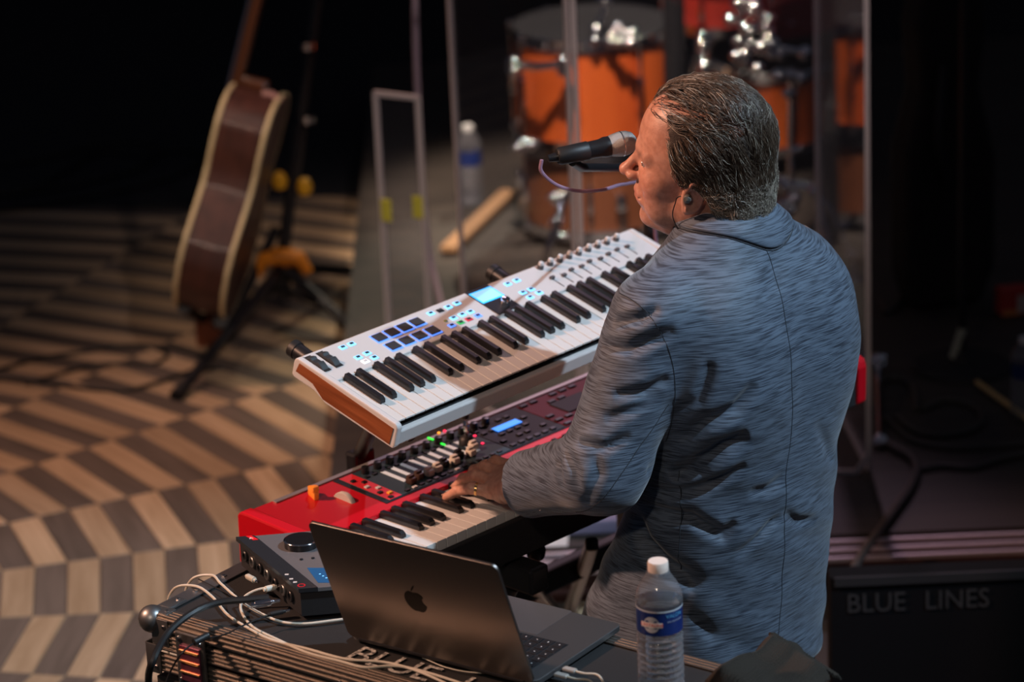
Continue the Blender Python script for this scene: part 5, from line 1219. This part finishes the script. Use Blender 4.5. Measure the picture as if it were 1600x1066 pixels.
# cuff buttons
for (u, v) in ((828, 806), (838, 803), (847, 800)):
    h_ = jbv.ray_cast(V((0, 0, CH))-PO, ray(u, v).normalized())
    if h_[0]: MB().lathe([(.0065, 0), (.0065, .002), (.005, .003), (.0001, .003)], 14, cap=False, M=h_[1].to_track_quat('Z', 'Y').to_matrix().to_4x4()).build('button', mat('button_dark', (.05, .03, .025), .3), JK, h_[0], smooth=True)
# trousers and shoes
hB2 = .014; P = grid((-.26, -.26, .06), (.26, .18, 1.02), hB2)
dt = None
for s_ in (-1, 1):
    q = smin(s_cone(P, (s_*.085, -.03, .92), (s_*.11, -.04, .50), .105, .085), s_cone(P, (s_*.11, -.04, .50), (s_*.12, -.01, .09), .082, .070), .02)
    dt = q if dt is None else smin(dt, q, .02)
dt = smax(dt, .085-P[2], .01)
tv, tq = surf_nets(dt.astype(np.float32), (-.26, -.26, .06), hB2)
addobj('trousers', np_mesh('trousers', to_world(lap_smooth(tv, tq, 2))-MO, tq), mat('trouser_black', (.012, .012, .014), .85), person, smooth=True)
for s_ in (-1, 1):
    P = grid((s_*.125-.08, -.28, -.02), (s_*.125+.08, .10, .16), .008)
    q = smax(smin(s_ell(P, (s_*.125, -.10, .03), (.048, .145, .055)), s_ell(P, (s_*.12, .0, .07), (.045, .06, .06)), .03), .004-P[2], .006)
    sv, sq = surf_nets(q.astype(np.float32), (s_*.125-.08, -.28, -.02), .008)
    addobj('shoe', np_mesh('shoe', to_world(sv)-MO, sq), M_blk, person, smooth=True)
# eyes
for s_ in (-1, 1):
    c = head_w([[7.25, s_*3.0, .75]])[0]-MO; M_eye = mat('eye_white', (.26, .20, .18), .25)
    e_ = MB().lathe([(.0001, -.0125)]+[(.0125*math.cos(rad(a)), .0125*math.sin(rad(a))) for a in range(-80, 81, 16)]+[(.0001, .0125)], 20, cap=False).build('eye', M_eye, person, V(c), smooth=True)
    ic = V(head_w([[8.4, s_*3.05, .7]])[0]-MO)-V(c); MB().lathe([(.0001, .0012), (.0045, .0006), (.0052, -.001)], 16, cap=False, M=ic.to_track_quat('Z', 'Y').to_matrix().to_4x4()).build('iris', mat('iris', (.05, .03, .02), .1), e_, ic.normalized()*.0118, smooth=True)
# ring
pr = [np.array(p) for p in ch[0][0]]; rc_ = pr[0]*.25+pr[1]*.75; rd = V(pr[1]-pr[0])
MB().lathe([(.0104, -.0022), (.0113, -.0020), (.0113, .0020), (.0104, .0022), (.0104, -.0022)], 28, cap=False, M=rd.to_track_quat('Z', 'Y').to_matrix().to_4x4()).build('finger_ring', mat('gold', (.85, .55, .22), .2, 1), person, V(rc_)-PO, smooth=True)
# nails
for pts, rs in ch[:4]:
    tp = V(pts[3]); dv = (V(pts[3])-V(pts[2])).normalized(); up_ = V((0, 0, 1)); up_ = (up_-dv*up_.dot(dv)).normalized()
    Mx = Matrix((dv.cross(up_), dv, up_)).transposed()
    MB().box((0, 0, 0), (.0085, .010, .0016), M=Mx, bev=.0007).build('nail', mat('nail', (.62, .38, .30), .25), person, tp+up_*(rs[3]*.93)-PO, smooth=True)
# in-ear monitor
ep = head_w([[.6, 8.3, -2.3]])[0]-MO
M_iem = mat('smoky_plastic', (.12, .12, .11), .15, coat=.5)
em = MB().lathe([(.0001, -.008), (.006, -.006), (.0075, 0), (.006, .006), (.0001, .008)], 16, cap=False, M=V(hl2).to_track_quat('Z', 'Y').to_matrix().to_4x4()).build('earpiece', M_iem, person, V(ep), smooth=True, label='smoky in-ear monitor')
e1 = lambda x, y, z: V(head_w([[x, y, z]])[0]-MO)
MB().tube(smoothpath([e1(.8, 8.1, -2.2), e1(1.6, 8.0, -2.1), e1(2.3, 7.7, -2.6), e1(2.6, 7.6, -3.4), e1(3.2, 7.2, -6.0), e1(2.2, 6.8, -9.0), e1(.2, 6.8, -12), e1(-1.4, 7.8, -14.0), e1(-3.4, 10, -15.2)]), .0010, 6).build('earpiece_wire', M_bc, em, e1(0, 0, 0)*0-V(ep), smooth=True)
# --- hair: cap and strands
hh2 = .26; lo4 = (-13, -10, -9.5); hi4 = (11, 10, 15); P = grid(lo4, hi4, hh2); X, Y, Z = P; Yb = np.abs(Y)
cr = cranium(P); thick = .55+.35*np.clip((-X-2)/6, 0, 1)+.5*np.clip((2-Z)/6, 0, 1)*np.clip((-X)/4, 0, 1)
cr2 = smin(cr, s_cone(P, (-3.3, 0, -1), (-3.5, .2, -9.0), 6.55, 5.7), 1.5)
hd = cr2-thick
def front_line(Yb, Z):   # x of the hairline on the sides
    return np.interp(Z, [-9, -3.5, -2.5, 1.5, 3.0, 6.0, 8.5, 10.5], [-3.4, -2.6, -1.6, 1.8, 2.9, 3.5, 3.3, 4.2])
fl = X-front_line(Yb, Z)+.25*np.sin(Z*3.1); hd = smax(hd, fl*.8, .5)
BAND = [(6.6, 1.5, 9.6), (5.4, 2.7, 10.3), (2.1, 4.7, 10.8), (-1.9, 5.6, 10.4), (-5.6, 5.2, 9.3), (-6.6, 5.0, 8.6)]
def band_d(Q):
    dd0, tt0 = tube_segdist(Q, BAND); return dd0-(1.15+.75*np.clip((tt0-.6)/.3, 0, 1)+1.0*np.clip(1-tt0*3.2, 0, 1))
bald = -band_d(np.stack([X.ravel(), Y.ravel(), Z.ravel()], 1)).reshape(X.shape)   # thin scalp zone beside the top tuft
hd = smax(hd, bald+.0, .4)
hd = smax(hd, 1.35-np.sqrt((X+6.2)**2+(Y-1.5)**2+(Z-11.0)**2)*.55, .4)
hd = smax(hd, -9.0-Z, .6)
hd = smax(hd, 2.5-np.sqrt((X-.5)**2*1.0+(Z+2.7)**2*.72+np.clip(5.6-Yb, 0, 9)**2*4), .4)     # around the ear
cvh, cqh = surf_nets(hd.astype(np.float32), lo4, hh2); cvh = lap_smooth(cvh, cqh, 3)
hair = addobj('hair', np_mesh('hair', head_w(cvh)-MO, cqh), mat('hair_base', (.035, .024, .019), .6, bump=(500, .6)), person, smooth=True, label='greying dark brown hair, thin on the crown')
# strands follow a combed flow over the skull
N = 14000; U = rng.normal(size=(N*3, 3)); U /= np.linalg.norm(U, axis=1, keepdims=True)
c0 = np.array([-1.2, 0, 4.1]); R0 = np.array([9.6, 7.35, 9.2])
def cr_d(p): return smin(cranium([p[:, 0], p[:, 1], p[:, 2]]), s_cone([p[:, 0], p[:, 1], p[:, 2]], (-3.3, 0, -1), (-3.5, .2, -9.0), 6.55, 5.7), 1.5)
def proj_to(p, off):
    for _ in range(4):
        d_ = cr_d(p)-off; e_ = .05
        g = np.stack([cr_d(p+np.eye(3)[i]*e_)-cr_d(p-np.eye(3)[i]*e_) for i in range(3)], 1); g /= np.linalg.norm(g, axis=1, keepdims=True)+1e-9
        p = p-g*d_[:, None]
    return p, g
p = c0+U*R0*1.05; m = U[:, 2] < -.25; th_ = np.arctan2(U[m, 1], U[m, 0]); p[m] = np.stack([-3.9+6.6*np.cos(th_), 6.6*np.sin(th_), rng.uniform(-9.2, 2.8, m.sum())], 1)
p, g = proj_to(p, .05)
Ya = np.abs(p[:, 1]); flx = p[:, 0]-front_line(Ya, p[:, 2])
top = (p[:, 2] > 8.6) & (p[:, 0] < 7.2) & (p[:, 1] < 3.2) & (p[:, 1] > -5)
ok = ((flx < .55) | top) & (p[:, 2] > -8.8) & (((p[:, 0]-.5)**2+(p[:, 2]+2.7)**2*.72 > 5.6) | (Ya < 5.0))
dens = np.ones(len(p))
dens[top & (flx > .2)] = .55
dens *= 1-.93/(1+np.exp(band_d(p)/.22))
ok &= rng.random(len(p)) < dens; p = p[ok][:N]; g = g[ok][:N]; NS = 8
pts = [p]; cur = p.copy(); gn = g
lenf = (4.2+2.6*rng.random(len(p)))*np.clip((p[:, 2]+11)/10, .45, 1); jit = rng.normal(size=(len(p), 3))*.17; clump = np.floor(p*1.1)
hj = np.sin(clump@np.array([12.9, 78.2, 37.7]))*1.0
for s_ in range(1, NS):
    x, y, z = cur.T; sd = np.sign(y+1e-6)
    fx = np.where(z > 7.5, -1.0, -.75); fz = np.where(z > 7.5, .0, -.85-.05*(7-z)); fy = np.where(z > 7.5, .55*sd*np.clip((np.abs(y)-1)/3, 0, 1), 0)
    low = z < -1.5; fx = np.where(low, -.50, fx); fz = np.where(low, -.95+.14*s_, fz)
    f_ = np.stack([fx, fy, fz], 1)+jit+np.stack([.1*hj, .45*hj, .42*np.sin(hj*9+s_*.9)], 1)
    f_ -= gn*(f_*gn).sum(1)[:, None]; f_ /= np.linalg.norm(f_, axis=1, keepdims=True)+1e-9
    nxt = cur+f_*(lenf/(NS-1))[:, None]; stop = ((nxt[:, 0]-.5)**2+(nxt[:, 2]+2.9)**2*.72 < 6.0) & (np.abs(nxt[:, 1]) > 4.6); stop |= (nxt[:, 0] > front_line(np.abs(nxt[:, 1]), nxt[:, 2])+1.0) & (nxt[:, 2] < 8)
    stop |= (band_d(nxt) < -.2) & (rng.random(len(p)) < .5)
    cur = np.where(stop[:, None], cur+f_*.06, nxt)
    off = .10+(.75+.55*np.clip((2-z)/5, 0, 1))*math.sin(s_/(NS-1)*math.pi*.62)*(.55+.9*((hj+1)/2))+.55*rng.random(len(p))*s_/NS
    cur2, gn = proj_to(cur, 0.0); cur = cur2+gn*off[:, None]*1.0; pts.append(cur.copy()); cur = cur2
S_ = np.stack([head_w(q) for q in pts], 1)-MO            # n, NS, 3
n = len(S_); wdt = (np.array([.4, .8, 1, 1, .95, .8, .55, .15])*.00062)[None, :, None]
tn = np.gradient(S_, axis=1); tn /= np.linalg.norm(tn, axis=2, keepdims=True)+1e-9
hc = (HC-MO)+np.array([0, 0, .04]); rd_ = S_-hc; sdv = np.cross(tn, rd_); sdv /= np.linalg.norm(sdv, axis=2, keepdims=True)+1e-9; upn = np.cross(sdv, tn)
ringv = np.stack([S_+sdv*wdt, S_+upn*wdt*np.sign((upn*rd_).sum(2, keepdims=True)), S_-sdv*wdt], 2)   # n,NS,3,3
vv = ringv.reshape(-1, 3); base = (np.arange(n)*NS*3)[:, None, None]; ii = np.arange(NS-1)[None, :, None]*3; kk = np.arange(3)[None, None, :]; k2 = (kk+1) % 3
q = np.stack([base+ii+kk, base+ii+k2, base+ii+3+k2, base+ii+3+kk], -1).reshape(-1, 4)
me = np_mesh('strands', vv, q)
cl_ = np.sin(np.floor(p*.9)@np.array([91.7, 37.1, 53.3])*7.7)*.5+.5
grey = -.05+.30*cl_**2+.80*np.exp(-((p[:, 2]+2.8)/4.4)**2)*np.clip((6-p[:, 0])/6, 0, 1)+.12*rng.random(n)+.10*np.clip((p[:, 0]-1)/4, 0, 1)
rl = rng.random(n); hc1 = np.array([.062, .036, .022]); hc2 = np.array([.46, .41, .34]); w_ = np.clip(np.where(rl < grey, .35+.65*rng.random(n), .10*rng.random(n)), 0, 1)[:, None]
cc = hc1*(1-w_)+hc2*w_; cc = np.concatenate([cc, np.ones((n, 1))], 1).repeat(NS*3, 0)
a_ = me.color_attributes.new('tone', 'FLOAT_COLOR', 'POINT'); a_.data.foreach_set('color', cc.astype(np.float32).ravel())
mh_ = bpy.data.materials.new('hair_strand'); mh_.use_nodes = True; b = mh_.node_tree.nodes['Principled BSDF']; b.inputs['Roughness'].default_value = .34; b.inputs['Specular IOR Level'].default_value = .55
at_ = mh_.node_tree.nodes.new('ShaderNodeAttribute'); at_.attribute_name = 'tone'; mh_.node_tree.links.new(at_.outputs['Color'], b.inputs['Base Color'])
tag(addobj('strands', me, mh_, hair, smooth=True), kind='stuff')
